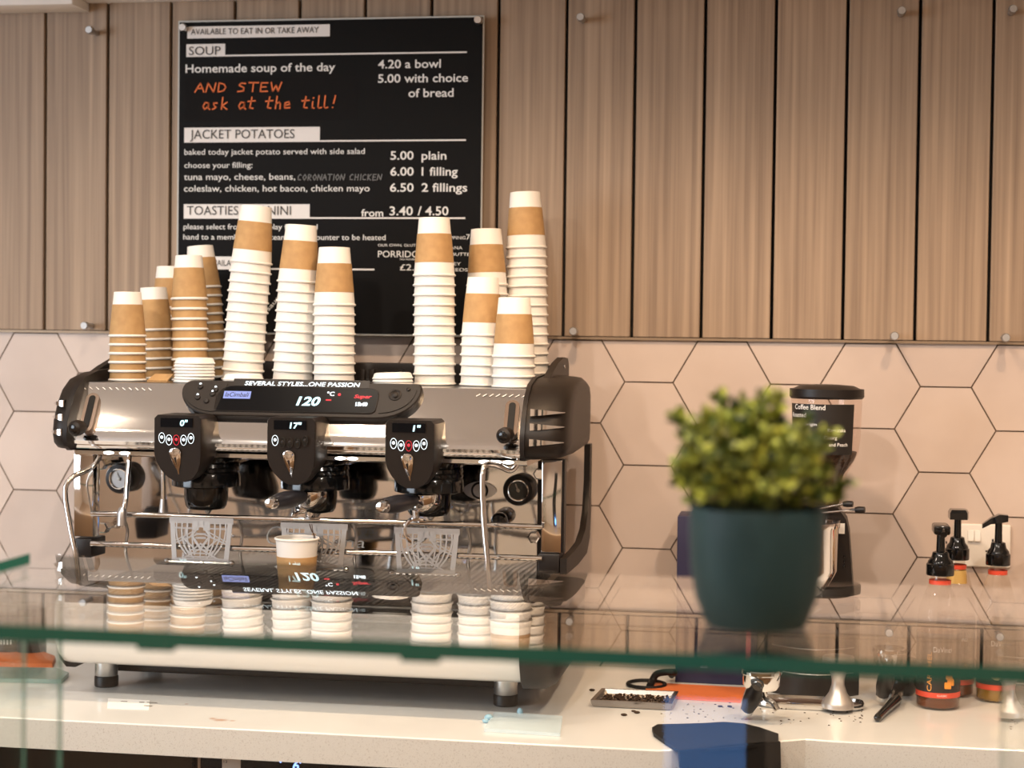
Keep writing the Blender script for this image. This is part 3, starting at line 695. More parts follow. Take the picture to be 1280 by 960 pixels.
# gauges, badge, valves
def gauge(px, py):
    c = onY(px, py, -.300)
    m = MB(); m.lathe([(.020, .026), (.030, .026), (.0305, .0), (.0285, -.008), (.0215, -.010), (.0205, -.004)], c, (0, -1, 0), 32); g = obj('pressure_gauge', m, mat('gauge_black', (.012, .012, .016), .35) if 'gauge_black' not in MATS else MATS['gauge_black'], EM)
    return c, g
for px, py, mt in ((151, 598, satin), (648.5, 612.5, blackg)):
    c = onY(px, py, -.300)
    m = MB(); m.lathe([(.018, -.025), (.029, -.025), (.0295, .004), (.027, .010), (.0205, .011), (.0195, .006)], c, (0, -1, 0), 32); g = obj('pressure_gauge', m, blackp, EM)
    m = MB(); m.torus(c + V((0, -.010, 0)), (0, 1, 0), .0190, .0018, 28, 8); obj('bezel', m, chrome, g)
    m = MB(); m.lathe([(.0185, 0), (.0185, .002)], c + V((0, -.006, 0)), (0, -1, 0), 28); f_ = obj('dial', m, mt, g)
    m = MB(); m.box(c + V((-.0012, -.0098, -.004)), c + V((.0012, -.0088, .013))); m.ball(c + V((0, -.0095, 0)), (.0035, .002, .0035), 8)
    bmesh.ops.rotate(m.bm, cent=c, matrix=Matrix.Rotation(math.radians(-22), 3, 'Y'), verts=m.bm.verts); obj('needle', m, whitep, f_)
c = onY(600, 613, -.2775)
m = MB(); m.ext([c + V((.028 * math.cos(t) * (1 + .12 * abs(math.cos(t)) ** 3), 0, .017 * math.sin(t))) for t in [2 * math.pi * k / 28 for k in range(28)]], (0, -.003, 0)); bg = obj('oval_badge', m, brushed, EM, label='oval metal maker badge')
m = MB(); m.lathe([(.0165, 0), (.0165, .001)], c + V((0, -.003, 0)), (0, -1, 0), 28); b2 = obj('badge_ring', m, blackp, bg)
m = MB(); m.lathe([(.0125, 0), (.0125, .0008)], c + V((0, -.004, 0)), (0, -1, 0), 28); obj('badge_centre', m, whitep, b2)
m = MB(); c = onY(624, 651, -.315); m.lathe([(.008, -.03), (.013, -.028), (.0155, -.015), (.0155, .010), (.012, .016), (.004, .017)], c, (.1, -1, 0), 20); obj('valve_knob', m, blackg, EM, label='small black valve knob')
for px, py in ((128, 580), (131, 659), (675, 592), (668, 671)):
    m = MB(); c = onY(px, py, -.31); m.lathe([(.006, -.034), (.006, -.006), (.0115, -.006), (.0115, .012), (.009, .014)], c, (0, -1, 0), 6); obj('hex_fitting', m, chrome, EM)
def wand(pts, r, nm='steam_wand', tip=None):
    m = MB(); m.tube(pts, r, 12, 6); w = obj(nm, m, chrome, EM)
    if tip: m = MB(); m.tube(tip[0], tip[1], 14, 2); obj('nozzle', m, brushed, w)
wand([onY(125, 556, -.45), onY(124, 572, -.46), onY(112, 586, -.49), onY(90, 597, -.52), onY(81.5, 615, -.53), onY(88, 660, -.54), onY(95, 696, -.545), onY(99, 735, -.545)], .0050)
wand([onY(162, 560, -.45), onY(160, 590, -.465), onY(157, 625, -.485), onY(154, 640, -.49)], .0050, 'hot_water_pipe', ([onY(154, 634, -.489), onY(152.5, 641, -.491), onY(152, 657, -.493)], [.0055, .0085, .0090]))
wand([onY(204, 585, -.40), onY(204.5, 628, -.40)], .0048, 'hot_water_pipe', ([onY(204.5, 624, -.40), onY(204.5, 641, -.40)], [.006, .009]))
wand([onY(648, 563, -.47), onY(647, 578, -.47), onY(638, 588, -.48), onY(622, 582, -.50), onY(608, 581, -.52), onY(603, 592, -.53), onY(604, 640, -.54), onY(610, 712, -.55), onY(612, 740, -.55)], .0052)
# script on the lower back panel
m = MB(); fb = frame((0, -.2760, 0))
p = onY(333, 681, -.276); q = onY(352, 681, -.276); glyphs(m, 'C', fb, p.x, p.z, q.x, .040, -.02, .2)
p = onY(430, 684, -.276); q = onY(456, 684, -.276); glyphs(m, 'na', fb, p.x, p.z, q.x, .022, -.01, .1); obj('lettering', m, whitep, EM, label='pale outline script on the back panel')
# drip tray, base and feet
m = MB(); m.box((X0 + .02, -.560, 1.078), (X1 - .02, -.272, 1.094), .003)
m.mi = 1
for k in range(70):
    x = X0 + .03 + k * .0118
    m.box((x, -.557, 1.094), (x + .005, -.28, 1.099))
m.mi = 0; m.box((X0 + .02, -.566, 1.078), (X1 - .02, -.5605, 1.0985), .002); obj('drip_tray', m, [blackp, brushed], EM)
bp_ = [(-.50, 1.092), (-.562, 1.090), (-.570, 1.075), (-.573, 1.045), (-.568, 1.015), (-.552, .988), (-.528, .970), (-.500, .961), (-.47, .960), (-.47, 1.077)]
BX0, BX1 = X0 + .004, X1 + .005
m = MB(); m.loft(exx(bp_, BX0, BX1)); obj('base_panel', m, creamp, EM, label='cream front base panel', sharp=40)
m = MB(); m.box((X0 + .01, -.468, .958), (X1 - .01, -.09, 1.077), .004); m.box((X0 + .03, -.375, .922), (X1 - .03, -.20, .96), .006); obj('base_body', m, blackp, EM)  # lower box added as black mass to deepen the shade under the machine
def base_end(xin, sg, wd=1):
    pr = [(-.575, 1.092), (-.578, 1.045), (-.572, 1.005), (-.555, .975), (-.528, .956), (-.49, .948), (-.30, .948), (-.16, .955), (-.10, .985), (-.085, 1.03), (-.085, 1.092)]
    cy, cz = -.33, 1.06
    m = MB(); m.loft([[V((xin + sg * dx * wd, cy + (y - cy) * k + (.012 if wd < 1 else 0), cz + (z - cz) * (k if z < cz else 1))) for y, z in pr] for dx, k in ((0, 1), (.022, 1), (.040, .97), (.052, .92), (.060, .82), (.063, .7))]); obj('base_end', m, brownp, EM, sharp=50)
base_end(BX1, 1); base_end(BX0, -1, .06)
for px, py in ((133, 857), (632, 881)):
    p = onZ(px, py, CT)
    for yy in (p.y, -.17):
        m = MB(); m.lathe([(.0205, .020), (.0215, .022), (.0215, .060), (.019, .062)], (p.x, yy, CT), n=24); ft = obj('foot', m, brushed, EM)
        m = MB(); m.lathe([(.0210, 0), (.0225, .002), (.0225, .018), (.021, .0205)], (p.x, yy, CT), n=24); obj('rubber_foot', m, blackp, ft)
m = MB(); m.tube([onZ(420, 800, .97) + V((0, .2, 0)), (-.95, -.30, .935), (-.85, -.28, .93), (-.75, -.25, .95)], .012, 10); obj('drain_hose', m, blackp, EM)

# ------------------------------------------------------------------ paper cups
def cup_mb(h, rr, rb):
    m = MB(); s = .0022; t = .0004
    # standing upside down: rim at z=0, base at z=h
    pr = [(rr - .0006, .0035)]
    for k in range(7): a = -90 + 180 * k / 6; pr.append((rr + s * .5 + s * .5 * math.cos(math.radians(a)), .0022 + .0022 * math.sin(math.radians(a))))
    pr = [(rr - t, .004), (rr - t, .0005), (rr + .0005, 0), (rr + .002, .0009), (rr + .0026, .0024), (rr + .0018, .0040), (rr, .0048), (rb, h - .0008), (rb - .0005, h), (rb - .0009, h), (rb - .0011, h - .004), (.001, h - .004), (.001, h - .0044), (rb - .0004, h - .0045), (rr - t, .0045)]
    m.lathe(pr, n=32, caps=False)
    return m
def sleeve_mb(h, rr, rb, a, b):
    f = lambda z: rr + (rb - rr) * z / h
    m = MB(); o = .0002; e = .0008
    m.lathe([(f(a) + o, a), (f(a) + e, a), (f(b) + e, b), (f(b) + o, b), (f(a) + o, a)], n=32, caps=False); return m
KS = dict(h=.0860, rr=.0338, rb=.0255); KL = dict(h=.1105, rr=.0385, rb=.0292)
def proto(k, a, b, sl):
    o = obj('paper_cup', cup_mb(**k), paper, local=True)
    s = None
    if sl: s = obj('sleeve', sleeve_mb(**k, a=a, b=b), kraft, o, local=True, label='brown kraft card sleeve')
    return o, s
ps, pss = proto(KS, .0054, .062, True); pl, pls = proto(KL, .026, .080, True)
used = set()
def put(body, sl, M, label, grp, sleeve=True):
    if body.name not in used: o = body; used.add(body.name)
    else: o = body.copy(); COL.objects.link(o)
    o.matrix_world = M
    if sleeve:
        if o is not body:
            c = sl.copy(); COL.objects.link(c); c.parent = o; c.matrix_parent_inverse = Matrix(); c.matrix_basis = Matrix()
    tag(o, label, 'cup', grp)
    return o
ORD = ['topmost', 'second down', 'third down', 'fourth down', 'fifth down', 'sixth down', 'seventh down', 'eighth down', 'ninth down', 'tenth down', 'eleventh down', 'twelfth down', 'thirteenth down', 'fourteenth down', 'fifteenth down', 'sixteenth down']
#        bottom px, top px (x, y), depth, kind, stack name, curl, double-top
STK = [(159.5, 159.5, 365, -.352, 's', 'short sleeved stack at the far left end', 0),
       (196, 192, 359.5, -.235, 's', 'sleeved stack behind the loose kraft sleeve', 0),
       (212, 212, 333, -.155, 's', 'sleeved stack half hidden at the back left', 0),
       (238, 236, 319.5, -.285, 's', 'sleeved stack behind the white lid pile', 0),
       (263, 250, 307.5, -.175, 's', 'thin sleeved stack just left of the leaning one', .3),
       (303, 321, 257.5, -.295, 'l', 'tall white stack leaning right', .9),
       (366, 377, 281.5, -.285, 'l', 'white stack in front of the toasties prices', .5),
       (417.5, 418, 309.5, -.315, 'l', 'white stack above the word PASSION', 0),
       (543, 543, 272.5, -.285, 'l', 'straight white stack covering the porridge price', 0),
       (611, 607.5, 286.5, -.185, 'l', 'rear white stack third from right', 0),
       (601, 604, 347, -.285, 'l', 'short white stack in front of the rear one', 0),
       (642, 643, 372, -.345, 'l', 'shortest white stack by the right end cap', 0),
       (661, 656.5, 240.5, -.147, 'l', 'tallest white stack at the right', -.25)]
for bx, tx, ty, Y, kd, nm, curl in STK:
    K = KS if kd == 's' else KL; n_sp = .0186
    B = onY(bx, 482, Y); T = onY(tx, ty, Y); z0 = TZ + .0003 + K['rr'] * 1.06 * abs((T.x - B.x) / (T.z - TZ)) * (1 if abs(curl) < .1 else (1 - .35 * abs(curl)))
    n = max(2, round((T.z - z0 - K['h']) / n_sp) + 1); sp_ = (T.z - z0 - K['h']) / (n - 1)
    H = T.z - z0; D = T.x - B.x
    grp = 'kraft sleeved cups stacked on the espresso machine' if kd == 's' else 'white cups stacked on the espresso machine'
    for i in range(n):
        t = (i * sp_) / H
        xo = D * (t * (1 - .35 * abs(curl)) + .35 * abs(curl) * t * t) + R.uniform(-.0002, .0002)
        sl_ = D / H * ((1 - .35 * abs(curl)) + .7 * abs(curl) * t)
        M = Matrix.Translation((B.x + xo, Y + R.uniform(-.0002, .0002), z0 + i * sp_ + (.0000 if i else 0))) @ Euler((0, math.atan(sl_) , 0)).to_matrix().to_4x4() @ Euler((0, 0, R.uniform(0, 6))).to_matrix().to_4x4()
        k = n - 1 - i
        slv = kd == 's' or k == 0
        if kd == 's': put(ps, pss, M, 'kraft sleeved cup, %s in the %s' % (ORD[k], nm), grp)
        elif slv: put(pl, pls, M, 'sleeved cup upside down on the %s' % nm, grp)
        else:
            o = pl.copy() if pl.name in used else pl
            if o is pl:                         # the prototype keeps its sleeve for a stack top, so copy it bare
                o = pl.copy()
            COL.objects.link(o); o.matrix_world = M
            tag(o, 'bare white cup, %s in the %s' % (ORD[k], nm), 'cup', grp)
# white lids
def lid_mb(r, h):
    m = MB(); m.lathe([(r - .001, 0), (r, .0005), (r + .0010, .002), (r, .0035), (r - .001, .0045), (r - .002, h - .004), (r - .004, h - .001), (r - .008, h), (r - .010, h - .002), (.001, h - .002), (.001, h - .003), (r - .0105, h - .0032), (r - .0024, h - .0055), (r - .0008, .001), (r - .001, 0)], n=32, caps=False); return m
lp = obj('cup_lid', lid_mb(.0375, .0125), lidw, local=True); first = True
for bx, by, Y, n, dz, nm in ((243, 478, -.372, 7, .0058, 'tall lid pile in front of the sleeved cups'), (303.5, 480, -.372, 2, .0058, 'low lid pile at the foot of the leaning stack'), (491, 483, -.345, 3, .0060, 'lid pile left of the straight white stack')):
    p = onY(bx, by, Y)
    for i in range(n):
        o = lp if first else lp.copy()
        if not first: COL.objects.link(o)
        first = False
        o.location = (p.x + R.uniform(-.0012, .0012), Y, TZ + .0003 + i * dz); o.rotation_euler = (0, (.03 if n == 3 and i == 2 else 0), R.uniform(0, 6))
        tag(o, 'white cup lid, %s in the %s' % (['bottom', 'second', 'third', 'fourth', 'fifth', 'sixth', 'seventh'][i] if i < n - 1 else 'topmost', nm), 'lid', 'white cup lids on the espresso machine')
# loose flattened sleeve
p = onY(200, 478, -.385)
m = MB(); w, dp, h = .025, .026, .0005
a = [(-.021, -.012, .004), (.018, -.012, .004), (.021, .014, .016), (-.015, .014, .016)]
m.loft([[p + V((x, y, TZ - p.z + z - .0035)) for x, y, z in a], [p + V((x, y, TZ - p.z + z)) for x, y, z in a]])
m.loft([[p + V((x, y, TZ - p.z + .0005 + z)) for x, y, z in [(-.021, -.0125, 0), (.018, -.0125, 0), (.021, .013, 0), (-.015, .013, 0)]], [p + V((x, y, TZ - p.z + .002 + z)) for x, y, z in [(-.021, -.0125, 0), (.018, -.0125, 0), (.021, .013, 0), (-.015, .013, 0)]]])
m.mi = 1
for k in range(6):
    x = -.020 + k * .0065; m.tube([p + V((x, -.0125, TZ - p.z + .0015)), p + V((x + .0028, -.0125, TZ - p.z + .0048)), p + V((x + .0056, -.0125, TZ - p.z + .0015))], .0006, 5, 0)
obj('loose_sleeve', m, [kraft, kraft], label='loose flattened kraft cup sleeve lying beside the white lid pile', cat='cup sleeve')
# the cup being filled
Kc = dict(h=.109, rr=.0378, rb=.0285)
c = onY(371, 700, -.530)
cm = cup_mb(**Kc); bmesh.ops.rotate(cm.bm, cent=(0, 0, 0), matrix=Matrix.Rotation(math.pi, 3, 'X'), verts=cm.bm.verts); bmesh.ops.translate(cm.bm, verts=cm.bm.verts, vec=(c.x, -.530, 1.0995 + .109))
fc = obj('coffee_cup', cm, paper, label='white paper cup with kraft sleeve being filled under the middle group', cat='cup')
f = lambda z: .0285 + (.0378 - .0285) * z / .109
m = MB(); m.lathe([(f(.018) + .0004, .018), (f(.018) + .0012, .018), (f(.076) + .0012, .076), (f(.076) + .0004, .076), (f(.018) + .0004, .018)], (c.x, -.530, 1.0995), n=32, caps=False); obj('sleeve', m, kraft, fc)
m = MB(); m.lathe([(f(.06) - .0015, .058), (f(.06) - .0015, .060), (.001, .0602)], (c.x, -.530, 1.0995), n=24); obj('coffee', m, espresso, fc)
m = MB(); a = onY(387, 655, -.530); b = onY(394, 673, -.530)
m.tube([a, a * .5 + b * .5 + V((-.001, 0, 0)), b, V((b.x, -.530, 1.159))], .0009, 6, 3); m.tube([a + V((.004, 0, 0)), b + V((.001, 0, -.02))], .0007, 6, 0); obj('coffee_stream', m, espresso, label='thin coffee stream falling into the paper cup', cat='coffee')

# ------------------------------------------------------------------ coffee grinder and the knock drawer below it
gp = onZ(1008, 872, CT); GY = -.215; KF = onZ(1010, 873, CT).y; gx = onY(1032, 600, GY).x
KD = thing('knock_box', (gx - .03, GY, CT), 'black knock-out box with rounded front under the coffee grinder', 'knock box')
xa = onY(957, 850, KF).x; xb = onY(1074, 850, KF + .04).x
m = MB(); q = [(xa, -.06), (xa, KF + .05)] + [(xa + (xb - xa) * t, KF + .05 - .05 * math.sin(math.pi * t)) for t in [k / 12 for k in range(1, 12)]] + [(xb, KF + .05), (xb, -.06)]
m.loft([[V((x, y, CT)) for x, y in q], [V((x, y, CT + .145)) for x, y in q], [V((x * .98 + gx * .02, y * .98 + GY * .02, CT + .15)) for x, y in q]]); obj('body', m, blackp, KD)
m = MB()
for z in (.045, .092):
    q2 = [V((xa + (xb - xa) * t, KF + .0485 - .05 * math.sin(math.pi * t), CT + z)) for t in [k / 16 for k in range(1, 16)]]
    m.tube(q2, .0012, 6, 0)
obj('seam', m, brushed, KD)
GR = thing('coffee_grinder', (gx, GY, CT + .151), 'black coffee grinder with clear bean hopper behind the potted plant', 'coffee grinder')
zb = CT + .151
m = MB(); m.lathe([(.066, 0), (.068, .004), (.064, .013), (.05, .018)], (gx + .004, GY + .01, zb), n=32); obj('base', m, blackp, GR)
def Z(y, Y=GY): return onY(1032, y, Y).z
m = MB()
xl = onY(985, 640, GY + .05).x; xr = onY(1058, 640, GY).x; xr2 = onY(1066, 735, GY).x
m.loft([[V((x, y, z)) for x, y in ((a_, GY - .06), (b_, GY - .06), (b_ + .004, GY), (b_, GY + .10), (a_, GY + .10), (a_ - .01, GY + .02))] for a_, b_, z in ((xl - .05, xr2 + .002, zb + .014), (xl - .05, xr + .003, Z(660)), (xl - .045, xr - .002, Z(645)), (xl - .04, xr - .018, Z(630)))]); col_ = obj('body', m, brownp, GR)
q = onY(1047, 654, GY - .062); m = MB(); fr = frame((0, GY - .0625, 0)); rect(m, fr, q.x, q.z - .019, q.x + .013, q.z, .0006); obj('sticker', m, whitep, col_, label='small white sticker')
m = MB()
for k in range(3): m.ball((xr - .004, GY - .0605, Z(690) - k * .009), (.002, .0015, .0035), 8)
obj('screws', m, blackg, col_)
m = MB(); hx = onY(1033, 520, GY).x; r1 = .064
m.lathe([(.066, Z(487)), (.0685, Z(486)), (.0690, Z(494) - .002), (.066, Z(498))], (hx, GY, 0), n=40)
m.lathe([(.0665, Z(487)), (.05, Z(482)), (.02, Z(480.5)), (.001, Z(480.5))], (hx, GY, 0), n=40); obj('hopper_lid', m, blackp, GR, label='black hopper lid')
m = MB(); m.lathe([(.0655, Z(497)), (.0635, Z(545)), (.060, Z(565)), (.040, Z(592)), (.030, Z(612)), (.030, Z(628))], (hx, GY, 0), n=40, caps=False); hp = obj('hopper', m, clear, GR, label='clear plastic bean hopper')
m = MB(); m.lathe([(.052, Z(575)), (.056, Z(568)), (.057, Z(564)), (.001, Z(560))], (hx, GY, 0), n=32); m.lathe([(.052, Z(575)), (.034, Z(592)), (.026, Z(612)), (.026, Z(630))], (hx, GY, 0), n=32, caps=False); obj('beans', m, coffee, hp)
# wrapped hopper label
rl = .0662; m = MB(); al0, al1 = math.radians(-165), math.radians(-42)
g_ = []
for z in (Z(504), Z(566)):
    rz = rl if z > Z(540) else .0625
    g_.append([V((hx + rz * math.cos(al0 + (al1 - al0) * k / 20), GY + rz * math.sin(al0 + (al1 - al0) * k / 20), z)) for k in range(21)])
m.loft(g_, closed=False, cap0=False, cap1=False); lb = obj('label', m, labelb, hp, label='black printed hopper label')
def wrap(s, cx, cy, rad, am, z, w, cap, mt, par, bold=.01, taper=0, vertical=False):
    m = MB(); fr = frame((0, 0, 0)); glyphs(m, s, fr, -w / 2, 0, w / 2, cap, bold)
    for v in m.bm.verts:
        u, t = v.co.x, v.co.z
        if vertical: u, t = -t, u
        a_ = am + u / rad; v.co = V((cx + rad * math.cos(a_), cy + rad * math.sin(a_), z + t))
    return obj('lettering', m, mt, par)
A90 = math.radians(-90)
for s, x, y, w, cap in (('Coffee Blend', 1010, 512, .066, .0095), ('Roasted', 998, 521.5, .038, .0085), ('Origin', 1012, 532, .028, .0055), ('Karnataka', 1046, 540, .034, .0065), ('Coorg', 1038, 549, .024, .0065), ('and Peach', 1048, 558, .036, .0065)):
    p = onY(x, y, GY - .06); am = A90 + math.asin(max(-.9, min(.9, (p.x - hx) / .067)))
    wrap(s, hx, GY, .0672, am, p.z, w, cap, inkw, lb)
m = MB()
for y0, y1, x1_ in ((632, 630, 1066), (637.5, 637, 1081)):
    a = onY(1025, y0 + 4, GY - .06); b = onY(x1_ - 12, y1, GY - .08); c = onY(x1_, y1, GY - .085)
    m.tube([a, b], .0022, 8, 0); m.mi = 1; m.tube([b, b * .6 + c * .4, c], [.0045, .006, .0055], 10, 2); m.mi = 0
obj('lever', m, [chrome, blackp], GR, label='pair of chrome levers with black grips')
GD = GY - .10; dx = onY(1012, 690, GD).x
m = MB(); m.lathe([(.0535, Z(652, GD)), (.0535, Z(658, GD)), (.0515, Z(660, GD)), (.0505, Z(712, GD)), (.036, Z(735, GD)), (.02, Z(744, GD))], (dx, GD - .005, 0), n=36, caps=False); obj('dosing_chamber', m, chrome, GR, label='shiny dosing chamber')
m = MB(); m.lathe([(.0525, Z(650, GD)), (.054, Z(649, GD)), (.054, Z(655, GD)), (.0525, Z(656, GD))], (dx, GD - .005, 0), n=36); obj('chamber_lid', m, clear, GR)

# ------------------------------------------------------------------ syrup bottles
def bottle(px, py, h, rb, liquid, head, label, text):
    p = onZ(px, py, CT); b = thing('syrup_bottle', p, label, 'bottle', 'syrup bottles with black pumps'); x, y = p.x, p.y; s = h / .34; r = rb
    m = MB(); m.lathe([(r * .9, 0), (r, .004), (r, .165 * s), (r * .94, .185 * s), (r * .70, .215 * s), (r * .46, .238 * s), (r * .40, .250 * s), (r * .40, .262 * s)], (x, y, CT), n=28, caps=False); g = obj('glass', m, bottleg, b)
    m = MB(); m.lathe([(r * .86, .003), (r * .96, .006), (r * .96, .150 * s), (.001, .151 * s)], (x, y, CT), n=28); obj('syrup', m, liquid, g)
    def band(z0, z1, k, mt, nm, par, a0=0, a1=360):
        m = MB(); rr_ = [(r * k, z0 * s), (r * k, z1 * s)]
        if a1 - a0 >= 360: m.lathe(rr_, (x, y, CT), n=28, caps=False)
        else: m.loft([[V((x + rq * math.cos(math.radians(a0 + (a1 - a0) * i / 16)), y + rq * math.sin(math.radians(a0 + (a1 - a0) * i / 16)), CT + z)) for i in range(17)] for rq, z in rr_], closed=False, cap0=False, cap1=False)
        return obj(nm, m, mt, par)
    lb_ = band(.034, .145, 1.012, labelb, 'label', b); band(.024, .034, 1.014, labelr, 'label_band', lb_)
    band(.233, .241, .50, labelr, 'neck_band', b)
    if text:
        wrap('CARAMEL', x, y, r * 1.018, A90 - .38, CT + .071, .072, .0090, mat('ink_amber', (.85, .36, .06), .5), lb_, .01, vertical=True)
        wrap('DaVinci', x, y, r * 1.018, A90 + .1, CT + .107, .034, .010, inkw, lb_, .0); wrap('CLASSIC', x, y, r * 1.018, A90 + .1, CT + .0265, .018, .0035, inkw, lb_)
        m = MB()
        for da, z in ((.42, .064), (.50, .053), (.36, .047)):
            a_ = A90 + da; c_ = V((x + r * 1.0 * math.cos(a_), y + r * 1.0 * math.sin(a_), CT + z)); m.box(c_ - V((.006, .004, .006)), c_ + V((.006, .003, .006)), .0015)
        obj('picture', m, labelo, lb_, label='orange caramel pieces picture')
    else:
        wrap('DaVinci', x, y, r * 1.018, A90 + .1, CT + .107, .034, .010, inkw, lb_, .0)
        m = MB(); a_ = A90 - .05; c_ = V((x + r * math.cos(a_), y + r * math.sin(a_), CT + .054)); m.ball(c_, (.0115, .002, .0105), 12); m.mi = 1; m.ball(c_ + V((.018, .003, .003)), (.005, .002, .008), 10); obj('picture', m, [mat('fruit_cream', (.75, .62, .32), .5), mat('fruit_brown', (.35, .16, .03), .5)] if 'fruit_cream' not in MATS else [MATS['fruit_cream'], MATS['fruit_brown']], lb_, label='cream coloured flower picture')
    z0 = CT + .250 * s
    m = MB(); m.lathe([(r * .62, 0), (r * .64, .002), (r * .64, .020), (r * .58, .022), (r * .56, .026), (r * .42, .032), (r * .36, .042), (r * .20, .044), (r * .18, .082)], (x, y, z0), n=20); pm = obj('pump', m, blackg, b, label='black dosing pump')
    m = MB(); zz = z0 + .078
    if head == 'front': m.box((x - .016, y - .050, zz), (x + .013, y + .012, zz + .017), .004); m.tube([(x, y - .045, zz + .008), (x, y - .06, zz + .002)], .006, 10, 0)
    elif head == 'turned': m.loft([[V((x + a_, y + b_, z)) for a_, b_ in ((-.017, -.03), (.015, -.03), (.02, .0), (.015, .014), (-.017, .014))] for z in (zz, zz + .012)] + [[V((x + a_ * .8, y + b_ * .8, zz + .018)) for a_, b_ in ((-.017, -.03), (.015, -.03), (.02, .0), (.015, .014), (-.017, .014))]])
    else:
        m.loft([[V((x + dx_, y + w_, z)) for w_, z in ((-hw, zc - hh), (hw, zc - hh), (hw, zc + hh), (-hw, zc + hh))] for dx_, hw, zc, hh in ((.016, .010, zz + .010, .006), (.0, .012, zz + .009, .008), (-.015, .009, zz + .004, .0055), (-.030, .006, zz - .006, .004))])
    obj('pump_head', m, blackg, pm)
    if text is None: m = MB(); m.lathe([(r * .545, .207 * s), (r * .50, .231 * s)], (x, y, CT), n=24, caps=False); obj('neck_label', m, labely, b)
bottle(1172, 883.5, .330, .0395, caram, 'front', 'caramel syrup bottle with orange lettering on its black label', 'c')
bottle(1193, 868, .350, .0355, caram, 'turned', 'syrup bottle with yellow neck label behind the caramel bottle', None)
bottle(1244, 875, .345, .0355, amber, 'side', 'amber syrup bottle with sideways pump near the right edge', '')

# ------------------------------------------------------------------ wall socket
p0 = onY(1196, 654, -.012); p1 = onY(1263, 705, -.012)
SK = thing('wall_socket', ((p0.x + p1.x) / 2, 0, p1.z), 'white double wall socket on the tiles behind the syrup pumps', 'socket')
zt_ = p0.z - .001; zb_ = zt_ - .084
m = MB(); m.box((p0.x - .006, -.010, zb_), (p1.x, -.0003, zt_), .003, 3); obj('plate', m, whitep, SK)
xm = onY(1218, 670, -.012).x
for k in range(2):
    m = MB(); m.loft([[V((xm - .0125 + k * .0127 + a_, y, z)) for a_, y, z in ((0, -.0101, zt_ - .034), (.0118, -.0101, zt_ - .034), (.0118, -.0101, zt_ - .012), (0, -.0101, zt_ - .012))], [V((xm - .0125 + k * .0127 + a_, y, z)) for a_, y, z in ((.0005, -.0150, zt_ - .033), (.0113, -.0150, zt_ - .033), (.0113, -.0112, zt_ - .0125), (.0005, -.0112, zt_ - .0125))]]); obj('switch', m, lidw, SK)
m = MB()
for px, py, w, h in ((1201.5, 687.5, .0065, .003), (1234, 689, .0065, .003), (1241, 676, .0038, .0065), (1255, 681, .0055, .0045), (1183, 678, .003, .005)):
    c = onY(px, py, -.0103); m.box((c.x - w / 2, -.0106, c.z - h / 2), (c.x + w / 2, -.0099, c.z + h / 2))
obj('socket_hole', m, gap, SK)

# ------------------------------------------------------------------ things on the worktop, right of the machine
# steel tray of used grounds
a = onZ(738, 884, CT); b = onZ(840, 889, CT); c = onZ(848, 873, CT); d = onZ(752, 869, CT)
def lerp(p, q, t): return p + (q - p) * t
ctr = (a + b + c + d) / 4
def inset(k, z): return [ctr + (p - ctr) * k + V((0, 0, z)) for p in (a, b, c, d)]
m = MB(); m.loft([inset(.93, .0005), inset(.97, .004), inset(1.0, .012), inset(1.0, .0135), inset(.90, .0135), inset(.82, .006)], cap1=True); tr = obj('steel_tray', m, mat('dark_steel', (.30, .28, .27), .25, 1), label='small rectangular steel tray holding wet coffee grounds', cat='tray', sharp=20)
m = MB()
for k in range(200):
    u, v = R.random(), R.random() ** 1.3; q = lerp(lerp(a, b, u), lerp(d, c, u), .05 + .9 * v); q = ctr + (q - ctr) * .80; m.ball(q + V((0, 0, .0075)), (R.uniform(.0015, .004), R.uniform(.0015, .003), R.uniform(.001, .0022)), 5)
obj('coffee_grounds', m, coffee, label='heap of wet dark coffee grounds', cat='coffee', kind='stuff')
m = MB()
cr_ = [(740, 864, .004), (780, 895, .004), (796, 892, .004), (900, 884, .003), (912, 884, .003), (785, 868, .003), (792, 890, .003)]
for x, y, r_ in cr_: m.ball(onZ(x, y, CT) + V((0, 0, r_ * .6)), (r_ * 1.5, r_, r_ * .6), 6)
for k in range(150):
    q = onZ(R.choice([R.gauss(890, 30), R.gauss(1020, 40), R.gauss(1085, 10)]), R.gauss(890, 9), CT); r_ = R.uniform(.0006, .0015)
    if -.55 < q.y < -.3 and q.x < .14: m.ball(q + V((0, 0, r_ * .5)), (r_ * 1.6, r_, r_ * .6), 4)
obj('coffee_crumbs', m, coffee, label='coffee crumbs scattered over the worktop beside the knock box', cat='coffee', kind='stuff')
# orange card
q4 = [onZ(802, 872, CT), onZ(926, 879, CT), onZ(932, 861, CT), onZ(812, 855, CT)]
m = MB(); m.ext([p + V((0, 0, .0005)) for p in q4], (0, 0, .0025)); obj('orange_card', m, orange, label='flat orange card lying in front of the navy box', cat='card')
# navy box
nb_ = onZ(843.5, 853, CT); nx1 = onZ(938, 860, CT).x; ny = nb_.y
x0_ = onY(844, 840, ny).x; x1_ = onY(945, 850, ny).x; zt2 = onY(850, 645, ny).z
NB = thing('navy_box', ((x0_ + x1_) / 2, ny, CT), 'tall navy box standing on the worktop behind the plant pot', 'box')
m = MB(); m.box((x0_, ny, CT), (x1_, ny + .10, zt2), .002); bo = obj('carton', m, navy, NB)
m = MB(); p = onY(880, 832, ny); rect(m, frame((0, ny - .001, 0)), p.x - .007, p.z - .004, p.x + .007, p.z + .009); obj('emblem', m, mat('emblem_grey', (.22, .22, .32), .5), bo)
m = MB(); pz = onY(934, 835, ny); m.box((pz.x - .003, ny - .0012, CT + .02), (pz.x + .006, ny, CT + .12)); obj('stripe', m, rosem, bo)
